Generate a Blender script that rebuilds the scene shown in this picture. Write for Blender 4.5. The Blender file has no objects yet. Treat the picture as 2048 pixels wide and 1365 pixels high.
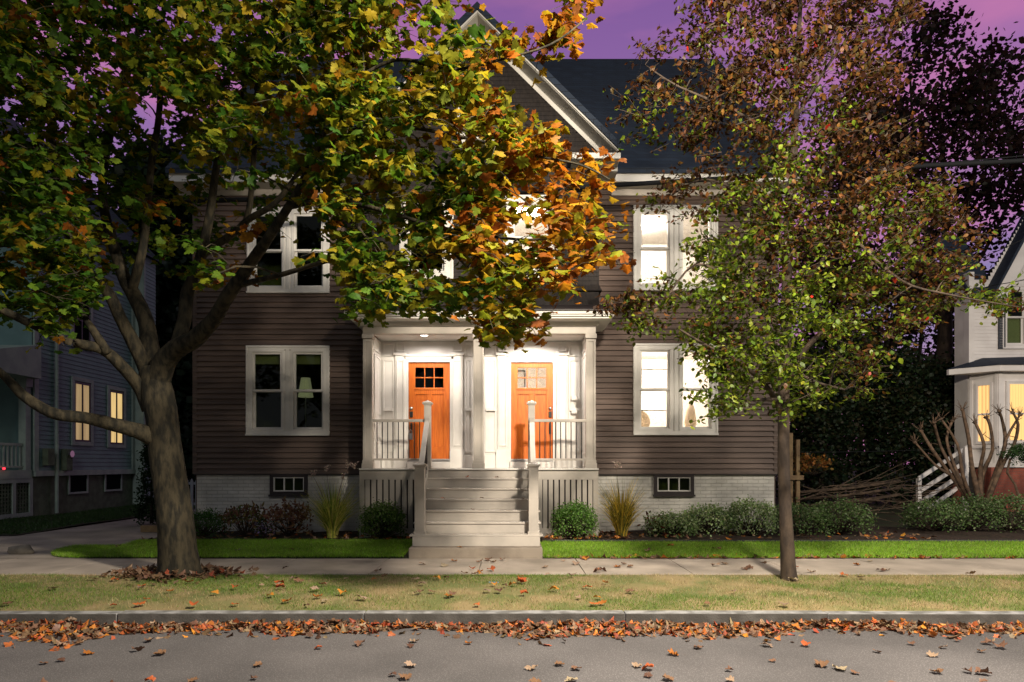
import bpy, math, random
import numpy as np
from mathutils import Vector, Matrix
random.seed(7); rng = np.random.default_rng(7)
R = math.radians
C = bpy.context.scene.collection
S = bpy.context.scene
# ------------------------------------------------------------------ camera
F = 1340.0; HY = 927.0; CZ = 1.57
cam = bpy.data.objects.new('camera', bpy.data.cameras.new('camera')); C.objects.link(cam)
cam.location = (0, 0, CZ); cam.rotation_euler = (R(90), 0, 0)
cam.data.sensor_width = 36; cam.data.lens = 36 * F / 2048
cam.data.shift_y = (HY - 682.5) / 2048; cam.data.clip_end = 2000; cam.data.clip_start = .05
S.camera = cam
S.view_settings.view_transform = 'Standard'; S.view_settings.look = 'None'
S.view_settings.exposure = 0; S.view_settings.gamma = 1
S.cycles.use_denoising = True
S.cycles.max_bounces = 6; S.cycles.transparent_max_bounces = 12
S.cycles.sample_clamp_indirect = 4
def P(px, py, Y): return Vector(((px - 1024) * Y / F, Y, CZ - (py - HY) * Y / F))
# ------------------------------------------------------------------ dusk sky
W = bpy.data.worlds.new('World'); S.world = W; W.use_nodes = True
nt = W.node_tree; N = nt.nodes; L = nt.links
for n in list(N): N.remove(n)
def nd(t, **k):
    n = N.new(t)
    for a, b in k.items(): setattr(n, a, b)
    return n
out = nd('ShaderNodeOutputWorld'); bg = nd('ShaderNodeBackground'); bg.inputs[1].default_value = 1.0
tc = nd('ShaderNodeTexCoord'); sp = nd('ShaderNodeSeparateXYZ'); L.new(tc.outputs['Generated'], sp.inputs[0])
rp = nd('ShaderNodeValToRGB'); L.new(sp.outputs['Z'], rp.inputs[0])
el = rp.color_ramp.elements
el[0].position = 0; el[0].color = (.10, .07, .12, 1)
el[1].position = 1; el[1].color = (.085, .095, .125, 1)
for p_, c_ in ((.05, (.55, .28, .36, 1)), (.16, (.34, .24, .44, 1)), (.27, (.19, .20, .44, 1)), (.36, (.30, .17, .38, 1)), (.43, (.29, .15, .40, 1)),
               (.56, (.23, .11, .34, 1)), (.66, (.12, .09, .17, 1)), (.8, (.085, .095, .13, 1))):
    e = el.new(p_); e.color = c_
mp = nd('ShaderNodeMapping'); mp.inputs['Scale'].default_value = (1.2, 1.2, 4.5); L.new(tc.outputs['Generated'], mp.inputs[0])
nz = nd('ShaderNodeTexNoise'); nz.inputs['Scale'].default_value = 2.1; nz.inputs['Detail'].default_value = 5; L.new(mp.outputs[0], nz.inputs[0])
cr = nd('ShaderNodeValToRGB'); cr.color_ramp.elements[0].position = .40; cr.color_ramp.elements[1].position = .58
L.new(nz.outputs['Fac'], cr.inputs[0])
mx = nd('ShaderNodeMix', data_type='RGBA'); mx.inputs['B'].default_value = (.58, .20, .42, 1)
ml = nd('ShaderNodeMath', operation='MULTIPLY'); ml.inputs[1].default_value = .75
sm = nd('ShaderNodeMapRange'); sm.inputs['From Min'].default_value = .75; sm.inputs['From Max'].default_value = .5   # clouds only low in the sky
L.new(sp.outputs['Z'], sm.inputs[0]); m2 = nd('ShaderNodeMath', operation='MULTIPLY')
L.new(cr.outputs[0], m2.inputs[0]); L.new(sm.outputs[0], m2.inputs[1]); L.new(m2.outputs[0], ml.inputs[0])
L.new(ml.outputs[0], mx.inputs['Factor']); L.new(rp.outputs[0], mx.inputs['A'])
yr = nd('ShaderNodeMapRange'); yr.inputs['From Min'].default_value = -.4; yr.inputs['From Max'].default_value = .5
yr.inputs['To Min'].default_value = .35; L.new(sp.outputs['Y'], yr.inputs[0])
vm = nd('ShaderNodeVectorMath', operation='SCALE'); L.new(mx.outputs['Result'], vm.inputs[0]); L.new(yr.outputs[0], vm.inputs['Scale'])
amb = nd('ShaderNodeMix', data_type='RGBA'); amb.inputs['A'].default_value = (.12, .125, .14, 1); y2 = nd('ShaderNodeMapRange'); y2.inputs['From Min'].default_value = .42; y2.inputs['From Max'].default_value = .66
L.new(sp.outputs['Y'], y2.inputs[0]); L.new(y2.outputs[0], amb.inputs['Factor']); L.new(mx.outputs['Result'], amb.inputs['B']); L.new(amb.outputs['Result'], bg.inputs[0]); L.new(bg.outputs[0], out.inputs[0])
# ------------------------------------------------------------------ lights
def lamp(kind, name, loc, energy, col, **k):
    d = bpy.data.lights.new(name, kind); d.energy = energy; d.color = col
    for a, b in k.items(): setattr(d, a, b)
    o = bpy.data.objects.new(name, d); o.location = loc; C.objects.link(o); return o
def aim(o, t): o.rotation_euler = (Vector(t) - o.location).to_track_quat('-Z', 'Y').to_euler()
sun = lamp('SUN', 'dusk_sun', (0, -10, 20), .30, (.95, .95, 1.0), angle=R(14)); sun.rotation_euler = (R(58), 0, R(15))
sl = lamp('SPOT', 'street_lamp_light', (2.7, 2.6, 7.0), 8400, (1, .88, .70), spot_size=R(138), spot_blend=.75, shadow_soft_size=.34)
aim(sl, (1.3, 10.5, .6))
s2 = lamp('SPOT', 'far_street_lamp_light', (13.5, 4.0, 7.6), 3200, (1, .88, .72), spot_size=R(150), spot_blend=.5, shadow_soft_size=.12)
aim(s2, (13, 13, 0))
p2 = lamp('SPOT', 'porch_downlight_and_fill', (-1.75, 13.34, 4.10), 62, (1, .90, .82), spot_size=R(172), spot_blend=.4, shadow_soft_size=.05)  # added fill that brightens the left bay; the lit lamp is the right one
pl = lamp('SPOT', 'porch_downlight_and_fill', (.42, 13.34, 4.10), 135, (1, .90, .80), spot_size=R(172), spot_blend=.4, shadow_soft_size=.05)
rooms_light = [((3.4, 15.9, 4.05), 430), ((3.1, 15.9, 7.2), 480), ((.35, 15.0, 7.2), 420), ((.4, 15.4, 3.95), 150)]
for i, (p_, e_) in enumerate(rooms_light): lamp('POINT', 'room_light', p_, e_, (1, .88, .76), shadow_soft_size=.12)
# ------------------------------------------------------------------ materials
def mat(name, base, rough=.7, var=None, vscale=3, bump=0, bscale=40, spec=.3, metal=0, detail=4, stretch=None, emit=None, estr=0, rv=(.4, .6)):
    m = bpy.data.materials.new(name); m.use_nodes = True
    t = m.node_tree; b = t.nodes['Principled BSDF']
    b.inputs['Base Color'].default_value = (*base, 1); b.inputs['Roughness'].default_value = rough
    b.inputs['Specular IOR Level'].default_value = spec; b.inputs['Metallic'].default_value = metal
    if emit: b.inputs['Emission Color'].default_value = (*emit, 1); b.inputs['Emission Strength'].default_value = estr
    co = t.nodes.new('ShaderNodeTexCoord'); src = co.outputs['Object']
    if stretch:
        mm = t.nodes.new('ShaderNodeMapping'); mm.inputs['Scale'].default_value = stretch; t.links.new(src, mm.inputs[0]); src = mm.outputs[0]
    if var:
        n = t.nodes.new('ShaderNodeTexNoise'); n.inputs['Scale'].default_value = vscale; n.inputs['Detail'].default_value = detail
        t.links.new(src, n.inputs[0])
        r = t.nodes.new('ShaderNodeValToRGB'); r.color_ramp.elements[0].color = (*base, 1); r.color_ramp.elements[1].color = (*var, 1)
        r.color_ramp.elements[0].position = rv[0]; r.color_ramp.elements[1].position = rv[1]
        t.links.new(n.outputs['Fac'], r.inputs[0]); t.links.new(r.outputs[0], b.inputs['Base Color'])
    if bump:
        n = t.nodes.new('ShaderNodeTexNoise'); n.inputs['Scale'].default_value = bscale; n.inputs['Detail'].default_value = 3
        t.links.new(src, n.inputs[0])
        u = t.nodes.new('ShaderNodeBump'); u.inputs['Strength'].default_value = bump; u.inputs['Distance'].default_value = .01
        t.links.new(n.outputs['Fac'], u.inputs['Height']); t.links.new(u.outputs[0], b.inputs['Normal'])
    return m
M = {}
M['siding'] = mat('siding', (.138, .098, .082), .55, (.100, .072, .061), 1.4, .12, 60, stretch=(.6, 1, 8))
M['shaded_shingle_wall'] = mat('shaded_shingle_wall', (.026, .020, .018), .7, (.015, .012, .012), 9, .3, 50, stretch=(3, 1, 1))  # foliage shade over the bay and gable is put into this dark colour
M['white'] = mat('white_paint', (.74, .72, .69), .45, (.66, .64, .61), 2.2, .05, 30)
M['taupe'] = mat('taupe_trim', (.50, .455, .41), .5, (.42, .385, .35), 2.5, .06, 30)
M['darktrim'] = mat('dark_trim', (.035, .028, .03), .5)
M['black'] = mat('black_metal', (.02, .02, .02), .4)
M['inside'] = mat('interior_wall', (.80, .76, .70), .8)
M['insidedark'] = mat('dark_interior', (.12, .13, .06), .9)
M['void'] = mat('unlit_pane', (.006, .008, .008), .9, spec=.02)
M['steel'] = mat('brushed_steel', (.6, .6, .6), .3, metal=1)
M['navytrim'] = mat('cool_trim', (.40, .42, .46), .6)
M['paleblue'] = mat('grey_blue_siding', (.15, .25, .235), .6, (.125, .21, .20), 1.5, .1, 40)
M['greytrim'] = mat('greyed_trim', (.30, .37, .31), .6, (.24, .30, .26), 3)
M['stone_base'] = mat('rough_foundation', (.11, .14, .09), .9, (.08, .10, .065), 5, .5, 30)
M['whitehouse'] = mat('white_clapboard', (.74, .70, .69), .6, (.66, .62, .61), 2, .05, 30)
M['shutter'] = mat('shutter', (.05, .055, .07), .6)
M['concrete'] = mat('concrete', (.36, .31, .265), .85, (.23, .20, .17), 1.3, .35, 70, detail=12, rv=(.36, .66))
M['curb'] = mat('granite_kerb', (.26, .26, .27), .8, (.12, .12, .12), 6, .6, 60, detail=8)
M['paddark'] = mat('pad_concrete', (.26, .22, .18), .8, (.17, .14, .115), 2.5, .3, 60, detail=7)
M['bark'] = mat('maple_bark', (.042, .034, .020), .9, (.010, .009, .006), 14, 1.0, 34, detail=8, stretch=(1, 1, .35))
M['bark2'] = mat('pear_bark', (.060, .042, .030), .85, (.028, .020, .016), 9, .8, 40, detail=6, stretch=(1, 1, .4))
M['twig'] = mat('pruned_wood', (.15, .095, .062), .85, (.075, .05, .035), 8, .6, 30)
M['deadwood'] = mat('dead_wood', (.11, .075, .05), .9, (.055, .038, .027), 8, .5, 30)
M['mulch'] = mat('mulch', (.040, .024, .017), .95, (.018, .012, .009), 18, 1.0, 45, detail=8)
M['soil'] = mat('yard_soil', (.022, .035, .012), .95, (.035, .028, .014), 2.5, .8, 30, detail=8)
M['verge'] = mat('verge_soil', (.22, .17, .085), .95, (.11, .125, .04), 1.6, .8, 50, detail=8)
M['lawnbase'] = mat('lawn_soil', (.020, .055, .010), .95, (.03, .07, .012), 4, .6, 50)
M['edging'] = mat('edging', (.035, .035, .04), .6)
M['timber'] = mat('landscape_timber', (.27, .19, .10), .85, (.18, .12, .07), 5, .4, 20)
M['wire'] = mat('cable', (.004, .005, .007), .8)
M['redlamp'] = mat('red_light', (.4, .02, .02), .5, emit=(1, .03, .05), estr=3)
M['cloth'] = mat('pale_cloth', (.5, .48, .44), .9)
M['blue'] = mat('blue_plastic', (.02, .2, .5), .4)
M['stone'] = mat('stone', (.25, .22, .18), .9, (.16, .14, .11), 6, .5, 20)
M['lens'] = mat('light_lens', (.9, .9, .85), .5, emit=(1, .92, .8), estr=14)
M['lampshade'] = mat('lampshade', (.6, .58, .5), .8, emit=(1, .95, .8), estr=.22)
M['beige'] = mat('beige_object', (.62, .48, .34), .8)
def curtain_mat(name, c, s):
    m = mat(name, c, .9, emit=c, estr=s); t = m.node_tree; b = t.nodes['Principled BSDF']
    co = t.nodes.new('ShaderNodeTexCoord'); w = t.nodes.new('ShaderNodeTexWave'); w.inputs['Scale'].default_value = 7; w.inputs['Distortion'].default_value = 2.5
    w.inputs['Detail'].default_value = 3
    mm = t.nodes.new('ShaderNodeMapping'); mm.inputs['Scale'].default_value = (1, 1, .08); t.links.new(co.outputs['Object'], mm.inputs[0]); t.links.new(mm.outputs[0], w.inputs[0])
    r = t.nodes.new('ShaderNodeMapRange'); r.inputs['To Min'].default_value = s * .5; r.inputs['To Max'].default_value = s * 1.1
    t.links.new(w.outputs['Fac'], r.inputs[0]); t.links.new(r.outputs[0], b.inputs['Emission Strength']); return m
M['curtain'] = curtain_mat('lit_curtain', (.95, .58, .22), .85)
M['litroom'] = curtain_mat('lit_room_blind', (.95, .66, .26), .75)
M['dimroom'] = curtain_mat('dim_room_blind', (.75, .52, .25), .42)
def wood_door():
    m = mat('orange_stained_wood', (.60, .145, .012), .42, (.48, .10, .008), 5, .12, 60, spec=.4, stretch=(9, 9, .7)); return m
M['door'] = wood_door()
def glass_mat(name, tint=(.9, .9, .9), refl=.16):
    m = bpy.data.materials.new(name); m.use_nodes = True; t = m.node_tree
    for n in list(t.nodes): t.nodes.remove(n)
    o = t.nodes.new('ShaderNodeOutputMaterial'); a = t.nodes.new('ShaderNodeBsdfTransparent'); a.inputs[0].default_value = (*tint, 1)
    g = t.nodes.new('ShaderNodeBsdfGlossy'); g.inputs['Roughness'].default_value = .02
    x = t.nodes.new('ShaderNodeMixShader'); x.inputs[0].default_value = refl
    t.links.new(a.outputs[0], x.inputs[1]); t.links.new(g.outputs[0], x.inputs[2]); t.links.new(x.outputs[0], o.inputs[0]); return m
M['glass'] = glass_mat('window_glass'); M['glassdark'] = glass_mat('dark_window_glass', (.6, .65, .5), .035)
def brick_mat(name, c1, c2, mortar, bw=.22, bh=.075, bump=.6, plain=0):
    m = bpy.data.materials.new(name); m.use_nodes = True; t = m.node_tree; b = t.nodes['Principled BSDF']
    b.inputs['Roughness'].default_value = .75
    co = t.nodes.new('ShaderNodeTexCoord'); s = t.nodes.new('ShaderNodeSeparateXYZ'); c = t.nodes.new('ShaderNodeCombineXYZ'); ad = t.nodes.new('ShaderNodeMath')
    t.links.new(co.outputs['Object'], s.inputs[0]); t.links.new(s.outputs[0], ad.inputs[0]); t.links.new(s.outputs[1], ad.inputs[1])
    t.links.new(ad.outputs[0], c.inputs[0]); t.links.new(s.outputs[2], c.inputs[1])
    k = t.nodes.new('ShaderNodeTexBrick'); k.inputs['Scale'].default_value = 1; k.inputs['Brick Width'].default_value = bw; k.inputs['Row Height'].default_value = bh
    k.inputs['Mortar Size'].default_value = .006; k.inputs['Mortar Smooth'].default_value = .3
    k.inputs['Color1'].default_value = (*c1, 1); k.inputs['Color2'].default_value = (*c2, 1); k.inputs['Mortar'].default_value = (*mortar, 1)
    t.links.new(c.outputs[0], k.inputs['Vector'])
    n = t.nodes.new('ShaderNodeTexNoise'); n.inputs['Scale'].default_value = 3; n.inputs['Detail'].default_value = 7; t.links.new(co.outputs['Object'], n.inputs[0])
    mr = t.nodes.new('ShaderNodeMapRange'); mr.inputs['From Min'].default_value = .3; mr.inputs['From Max'].default_value = .7; mr.inputs['To Min'].default_value = .72; mr.inputs['To Max'].default_value = 1.05
    t.links.new(n.outputs['Fac'], mr.inputs[0])
    v = t.nodes.new('ShaderNodeVectorMath'); v.operation = 'SCALE'; t.links.new(k.outputs['Color'], v.inputs[0]); t.links.new(mr.outputs[0], v.inputs['Scale'])
    t.links.new(v.outputs[0], b.inputs['Base Color'])
    u = t.nodes.new('ShaderNodeBump'); u.inputs['Strength'].default_value = bump; u.inputs['Distance'].default_value = .012; u.invert = True
    a2 = t.nodes.new('ShaderNodeMath'); a2.operation = 'MULTIPLY_ADD'; a2.inputs[1].default_value = .35; t.links.new(n.outputs['Fac'], a2.inputs[0]); t.links.new(k.outputs['Fac'], a2.inputs[2])
    t.links.new(a2.outputs[0], u.inputs['Height']); t.links.new(u.outputs[0], b.inputs['Normal']); return m
M['wbrick'] = brick_mat('painted_white_brick', (.66, .64, .60), (.60, .58, .54), (.50, .48, .44), bump=.9)
M['rbrick'] = brick_mat('red_brick', (.34, .085, .055), (.28, .07, .045), (.24, .12, .09))
M['roof'] = brick_mat('asphalt_shingles', (.013, .026, .052), (.007, .016, .036), (.003, .006, .014), .30, .13, .8)
def asphalt():
    m = mat('asphalt', (.115, .108, .112), .85, (.072, .068, .071), .7, 0, detail=12, rv=(.38, .66)); t = m.node_tree; b = t.nodes['Principled BSDF']
    src = b.inputs['Base Color'].links[0].from_socket
    co = t.nodes.new('ShaderNodeTexCoord')
    v = t.nodes.new('ShaderNodeTexVoronoi'); v.inputs['Scale'].default_value = 65; t.links.new(co.outputs['Object'], v.inputs[0])
    r = t.nodes.new('ShaderNodeValToRGB'); r.color_ramp.elements[0].position = 0; r.color_ramp.elements[0].color = (1.9, 1.9, 1.9, 1); r.color_ramp.elements[1].position = .42; r.color_ramp.elements[1].color = (.82, .82, .82, 1)
    t.links.new(v.outputs['Distance'], r.inputs[0])
    x = t.nodes.new('ShaderNodeMix'); x.data_type = 'RGBA'; x.blend_type = 'MULTIPLY'; x.inputs['Factor'].default_value = 1
    t.links.new(src, x.inputs['A']); t.links.new(r.outputs[0], x.inputs['B']); t.links.new(x.outputs['Result'], b.inputs['Base Color'])
    u = t.nodes.new('ShaderNodeBump'); u.inputs['Strength'].default_value = .6; u.inputs['Distance'].default_value = .006
    n = t.nodes.new('ShaderNodeTexNoise'); n.inputs['Scale'].default_value = 60; n.inputs['Detail'].default_value = 4; t.links.new(co.outputs['Object'], n.inputs[0])
    t.links.new(n.outputs['Fac'], u.inputs['Height']); t.links.new(u.outputs[0], b.inputs['Normal']); return m
M['asphalt'] = asphalt()
def soffit():
    m = mat('grooved_soffit', (.56, .54, .50), .6); t = m.node_tree; b = t.nodes['Principled BSDF']
    co = t.nodes.new('ShaderNodeTexCoord'); w = t.nodes.new('ShaderNodeTexWave'); w.inputs['Scale'].default_value = 3.2; w.wave_profile = 'SAW'; t.links.new(co.outputs['Object'], w.inputs[0])
    u = t.nodes.new('ShaderNodeBump'); u.inputs['Strength'].default_value = .8; u.inputs['Distance'].default_value = .02
    t.links.new(w.outputs['Fac'], u.inputs['Height']); t.links.new(u.outputs[0], b.inputs['Normal']); return m
M['soffit'] = soffit()
def leafmat(name, trans=.35, gloss=.08, grough=.35):
    m = bpy.data.materials.new(name); m.use_nodes = True; t = m.node_tree
    for n in list(t.nodes): t.nodes.remove(n)
    o = t.nodes.new('ShaderNodeOutputMaterial'); at = t.nodes.new('ShaderNodeAttribute'); at.attribute_name = 'Col'
    d = t.nodes.new('ShaderNodeBsdfDiffuse'); r = t.nodes.new('ShaderNodeBsdfTranslucent'); g = t.nodes.new('ShaderNodeBsdfGlossy'); g.inputs['Roughness'].default_value = grough
    g.inputs[0].default_value = (.8, .8, .8, 1)
    co = t.nodes.new('ShaderNodeTexCoord'); n = t.nodes.new('ShaderNodeTexNoise'); n.inputs['Scale'].default_value = 22; n.inputs['Detail'].default_value = 3; t.links.new(co.outputs['Object'], n.inputs[0])
    mr = t.nodes.new('ShaderNodeMapRange'); mr.inputs['From Min'].default_value = .3; mr.inputs['From Max'].default_value = .7; mr.inputs['To Min'].default_value = .7; mr.inputs['To Max'].default_value = 1.25
    t.links.new(n.outputs['Fac'], mr.inputs[0])
    v = t.nodes.new('ShaderNodeVectorMath'); v.operation = 'SCALE'; t.links.new(at.outputs['Color'], v.inputs[0]); t.links.new(mr.outputs[0], v.inputs['Scale'])
    t.links.new(v.outputs[0], d.inputs[0]); t.links.new(v.outputs[0], r.inputs[0])
    a = t.nodes.new('ShaderNodeMixShader'); a.inputs[0].default_value = trans; t.links.new(d.outputs[0], a.inputs[1]); t.links.new(r.outputs[0], a.inputs[2])
    b = t.nodes.new('ShaderNodeMixShader'); b.inputs[0].default_value = gloss; t.links.new(a.outputs[0], b.inputs[1]); t.links.new(g.outputs[0], b.inputs[2])
    t.links.new(b.outputs[0], o.inputs[0]); return m
M['leaf'] = leafmat('maple_leaf', .55, .015, .6); M['leafp'] = leafmat('glossy_leaf', .4, .02, .5); M['grass'] = leafmat('grass_blade', .3, .03, .5)
M['dryleaf'] = leafmat('dry_leaf', .15, .03, .5)
# ------------------------------------------------------------------ mesh helpers
def wloc(o):
    v = Vector((0, 0, 0))
    while o: v += o.location; o = o.parent
    return v
class MB:
    def __init__(s): s.v = []; s.f = []
    def box(s, x0, x1, y0, y1, z0, z1):
        b = len(s.v); s.v += [(x, y, z) for z in (z0, z1) for y in (y0, y1) for x in (x0, x1)]
        s.f += [tuple(b + i for i in q) for q in ((0, 2, 3, 1), (4, 5, 7, 6), (0, 1, 5, 4), (2, 6, 7, 3), (0, 4, 6, 2), (1, 3, 7, 5))]; return s
    def quad(s, *p): b = len(s.v); s.v += [tuple(q) for q in p]; s.f.append(tuple(range(b, b + len(p)))); return s
    def prism(s, poly, axis, a, c):
        """poly = list of 2D points; axis 'y': points are (x,z); axis 'x': points are (y,z); axis 'z': (x,y)"""
        def m(p, t): return (p[0], t, p[1]) if axis == 'y' else ((t, p[0], p[1]) if axis == 'x' else (p[0], p[1], t))
        n = len(poly); b = len(s.v); s.v += [m(p, a) for p in poly] + [m(p, c) for p in poly]
        s.f.append(tuple(b + i for i in range(n))); s.f.append(tuple(b + n + i for i in reversed(range(n))))
        for i in range(n): j = (i + 1) % n; s.f.append((b + i, b + n + i, b + n + j, b + j))
        return s
    def tube(s, pts, rad, k=7, wob=0):
        pts = [Vector(p) for p in pts]; b = len(s.v); n = len(pts)
        if not hasattr(rad, '__len__'): rad = [rad] * n
        ph = random.random() * 6
        for i, p in enumerate(pts):
            t = (pts[min(i + 1, n - 1)] - pts[max(i - 1, 0)]).normalized()
            u = t.cross(Vector((0, 1, 0)) if abs(t.y) < .9 else Vector((1, 0, 0))).normalized(); w = t.cross(u)
            for j in range(k):
                a = 2 * math.pi * j / k; r = rad[i] * (1 + wob * math.sin(3 * a + ph + i * .7) + wob * random.uniform(-.6, .6))
                s.v.append(tuple(p + u * math.cos(a) * r + w * math.sin(a) * r))
        for i in range(n - 1):
            for j in range(k):
                j2 = (j + 1) % k; s.f.append((b + i * k + j, b + i * k + j2, b + (i + 1) * k + j2, b + (i + 1) * k + j))
        s.f.append(tuple(b + j for j in reversed(range(k)))); s.f.append(tuple(b + (n - 1) * k + j for j in range(k))); return s
    def cyl(s, p, q, r, k=12): return s.tube([p, q], r, k)
    def frame(s, x0, x1, z0, z1, y0, y1, w):
        s.box(x0, x0 + w, y0, y1, z0, z1); s.box(x1 - w, x1, y0, y1, z0, z1)
        s.box(x0 + w, x1 - w, y0, y1, z0, z0 + w); s.box(x0 + w, x1 - w, y0, y1, z1 - w, z1); return s
    def build(s, name, m, parent=None, smooth=False, bevel=0):
        o0 = wloc(parent) if parent else Vector((0, 0, 0))
        me = bpy.data.meshes.new(name); me.from_pydata([(x - o0.x, y - o0.y, z - o0.z) for x, y, z in s.v], [], s.f)
        me.materials.append(m if not isinstance(m, str) else M[m])
        if smooth: me.polygons.foreach_set('use_smooth', [True] * len(me.polygons))
        o = bpy.data.objects.new(name, me); C.objects.link(o)
        if parent: o.parent = parent
        if bevel:
            bv = o.modifiers.new('bevel', 'BEVEL'); bv.width = bevel; bv.segments = 2; bv.limit_method = 'ANGLE'
        return o
def tag(o, label=None, cat=None, group=None, kind=None):
    if label: o['label'] = label
    if cat: o['category'] = cat
    if group: o['group'] = group
    if kind: o['kind'] = kind
    return o
def thing(name, label, cat, loc=(0, 0, 0), group=None):
    o = bpy.data.objects.new(name, None); C.objects.link(o); o.location = loc; return tag(o, label, cat, group)
def raw(name, V, T, col, m, parent=None):
    o0 = wloc(parent) if parent else Vector((0, 0, 0)); V = V - np.array(o0)
    me = bpy.data.meshes.new(name); nv = len(V); nf = len(T); k = T.shape[1]
    me.vertices.add(nv); me.vertices.foreach_set('co', V.astype(np.float32).ravel())
    me.loops.add(nf * k); me.loops.foreach_set('vertex_index', T.astype(np.int32).ravel())
    me.polygons.add(nf); me.polygons.foreach_set('loop_start', np.arange(0, nf * k, k, dtype=np.int32)); me.polygons.foreach_set('loop_total', np.full(nf, k, np.int32))
    a = me.color_attributes.new('Col', 'FLOAT_COLOR', 'POINT'); c = np.ones((nv, 4), np.float32); c[:, :3] = col; a.data.foreach_set('color', c.ravel())
    me.update(calc_edges=True); me.materials.append(M[m]); o = bpy.data.objects.new(name, me); C.objects.link(o)
    if parent: o.parent = parent
    return o
def half(pts): return pts + [(-x, y) for x, y in reversed(pts[:-1]) if x > 0]
MAPLE = np.array([(0, 0)] + half([(.14, -.10), (.36, -.10), (.50, -.04), (.44, .10), (.54, .20), (.72, .38), (.60, .44), (.54, .56), (.34, .50), (.38, .70), (.20, .78), (.12, .90), (0, 1.0)]))
PEAR = np.array([(0, 0), (.28, .25), (.30, .5), (.14, .8), (0, 1), (-.14, .8), (-.30, .5), (-.28, .25)])
QUAD = np.array([(0, 0), (.4, .35), (.25, .8), (-.1, 1), (-.42, .55)])
LANCE = np.array([(0, 0), (.17, .35), (.12, .7), (0, 1), (-.12, .7), (-.17, .35)])
def leaves(pos, size, col, shape=MAPLE, droop=(-.2, .9), curl=.25, roll=.8, az=None, center=.3):
    """returns V,T,col arrays: one small folded leaf per position"""
    n = len(pos); k = len(shape); a = rng.uniform(0, 2 * np.pi, n) if az is None else az
    p = rng.uniform(droop[0], droop[1], n)
    d = np.stack([np.cos(a) * np.cos(p), np.sin(a) * np.cos(p), -np.sin(p)], 1)
    s = np.stack([-np.sin(a), np.cos(a), np.zeros(n)], 1); nn = np.cross(s, d)
    r = rng.normal(0, roll, n)[:, None]; s2 = s * np.cos(r) + nn * np.sin(r); nn = np.cross(s2, d)
    sh = np.vstack([shape, [[0, center]]]); x = sh[:, 0]; y = sh[:, 1]
    cu = rng.uniform(-.3, 1, n)[:, None] * curl
    z = -cu * (y ** 2)[None, :] + cu * 1.6 * np.abs(x)[None, :] + rng.normal(0, .03, (n, k + 1))
    sz = np.asarray(size)[:, None, None] if hasattr(size, '__len__') else size
    V = pos[:, None, :] + sz * (x[None, :, None] * s2[:, None, :] + y[None, :, None] * d[:, None, :] + z[:, :, None] * nn[:, None, :])
    i = np.arange(k); tri = np.stack([np.full(k, k), i, (i + 1) % k], 1)
    T = (tri[None] + (np.arange(n) * (k + 1))[:, None, None]).reshape(-1, 3)
    return V.reshape(-1, 3), T, np.repeat(col, k + 1, 0)
def palette(pal, n, w=None):
    pal = np.array(pal); w = None if w is None else np.array(w) / sum(w)
    c = pal[rng.choice(len(pal), n, p=w)]; return c * rng.uniform(.65, 1.3, (n, 1)) * rng.uniform(.9, 1.1, (n, 3))
def inpoly(x, y, poly):
    c = False; j = len(poly) - 1
    for i in range(len(poly)):
        xi, yi = poly[i]; xj, yj = poly[j]
        if (yi > y) != (yj > y) and x < (xj - xi) * (y - yi) / (yj - yi) + xi: c = not c
        j = i
    return c
#@@SETTING
# ------------------------------------------------------------------ ground, road, kerb, walks
def struct(o): o['kind'] = 'structure'; return o
struct(MB().quad((-300, -120, -.22), (300, -120, -.22), (300, 600, -.22), (-300, 600, -.22)).build('ground', 'soil'))
struct(MB().quad((-90, -6, -.13), (90, -6, -.13), (90, 6.99, -.13), (-90, 6.99, -.13)).build('road', 'asphalt'))
for i in range(-9, 10):                                             # granite kerb, one run of long stones
    pass
kb = MB()
x = -40.0
while x < 40:
    w = random.uniform(2.0, 3.0); dy = random.uniform(-.006, .006); kb.box(x, x + w - .008, 6.985 + dy, 7.13, -.21, .004 + random.uniform(-.004, .004)); x += w
ko = struct(kb.build('kerb', 'curb', bevel=.012)); ko.data.materials.append(mat('shaded_kerb_face', (.060, .056, .052), .9, (.10, .095, .09), 5, .6, 60, detail=8, rv=(.45, .7)))  # shade on the street-side face is put into this darker second colour
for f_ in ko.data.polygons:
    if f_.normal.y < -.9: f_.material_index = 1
def grid_sheet(name, x0, x1, y0, y1, hf, step, m):
    nx = int((x1 - x0) / step) + 1; ny = int((y1 - y0) / step) + 1; b = MB()
    for j in range(ny + 1):
        for i in range(nx + 1):
            X = x0 + (x1 - x0) * i / nx; Y = y0 + (y1 - y0) * j / ny; b.v.append((X, Y, hf(X, Y)))
    for j in range(ny):
        for i in range(nx): a = j * (nx + 1) + i; b.f.append((a, a + 1, a + nx + 2, a + nx + 1))
    return struct(b.build(name, m, smooth=True))
def hump(x, y): return .012 * math.sin(x * 2.1 + y) + .01 * math.sin(x * .9 - 2 * y)
def verge_z(x, y): t = min(1, max(0, (y - 7.12) / .5)); t2 = min(1, max(0, (9.45 - y) / .4)); return -.004 + .03 * min(t, t2) + hump(x, y) * min(t, t2)
grid_sheet('verge', -40, 40, 7.12, 9.45, verge_z, .2, 'verge')
sw = MB(); x = -40.0
while x < 40: sw.box(x, x + 1.51, 9.43, 10.97, -.1, .012); x += 1.52
struct(sw.build('sidewalk', 'concrete', bevel=.006))
def yard_z(x, y): return .02 + .10 * min(1, max(0, (y - 10.95) / 1.2)) + .012 * max(0, y - 15) * (1 if x > 6 else .3)
grid_sheet('yard', -6.95, 40, 10.95, 60, yard_z, .5, 'soil')
grid_sheet('neighbour_yard', -60, -10.6, 14.3, 60, lambda x, y: .05 + hump(x, y), .6, 'soil')
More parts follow.
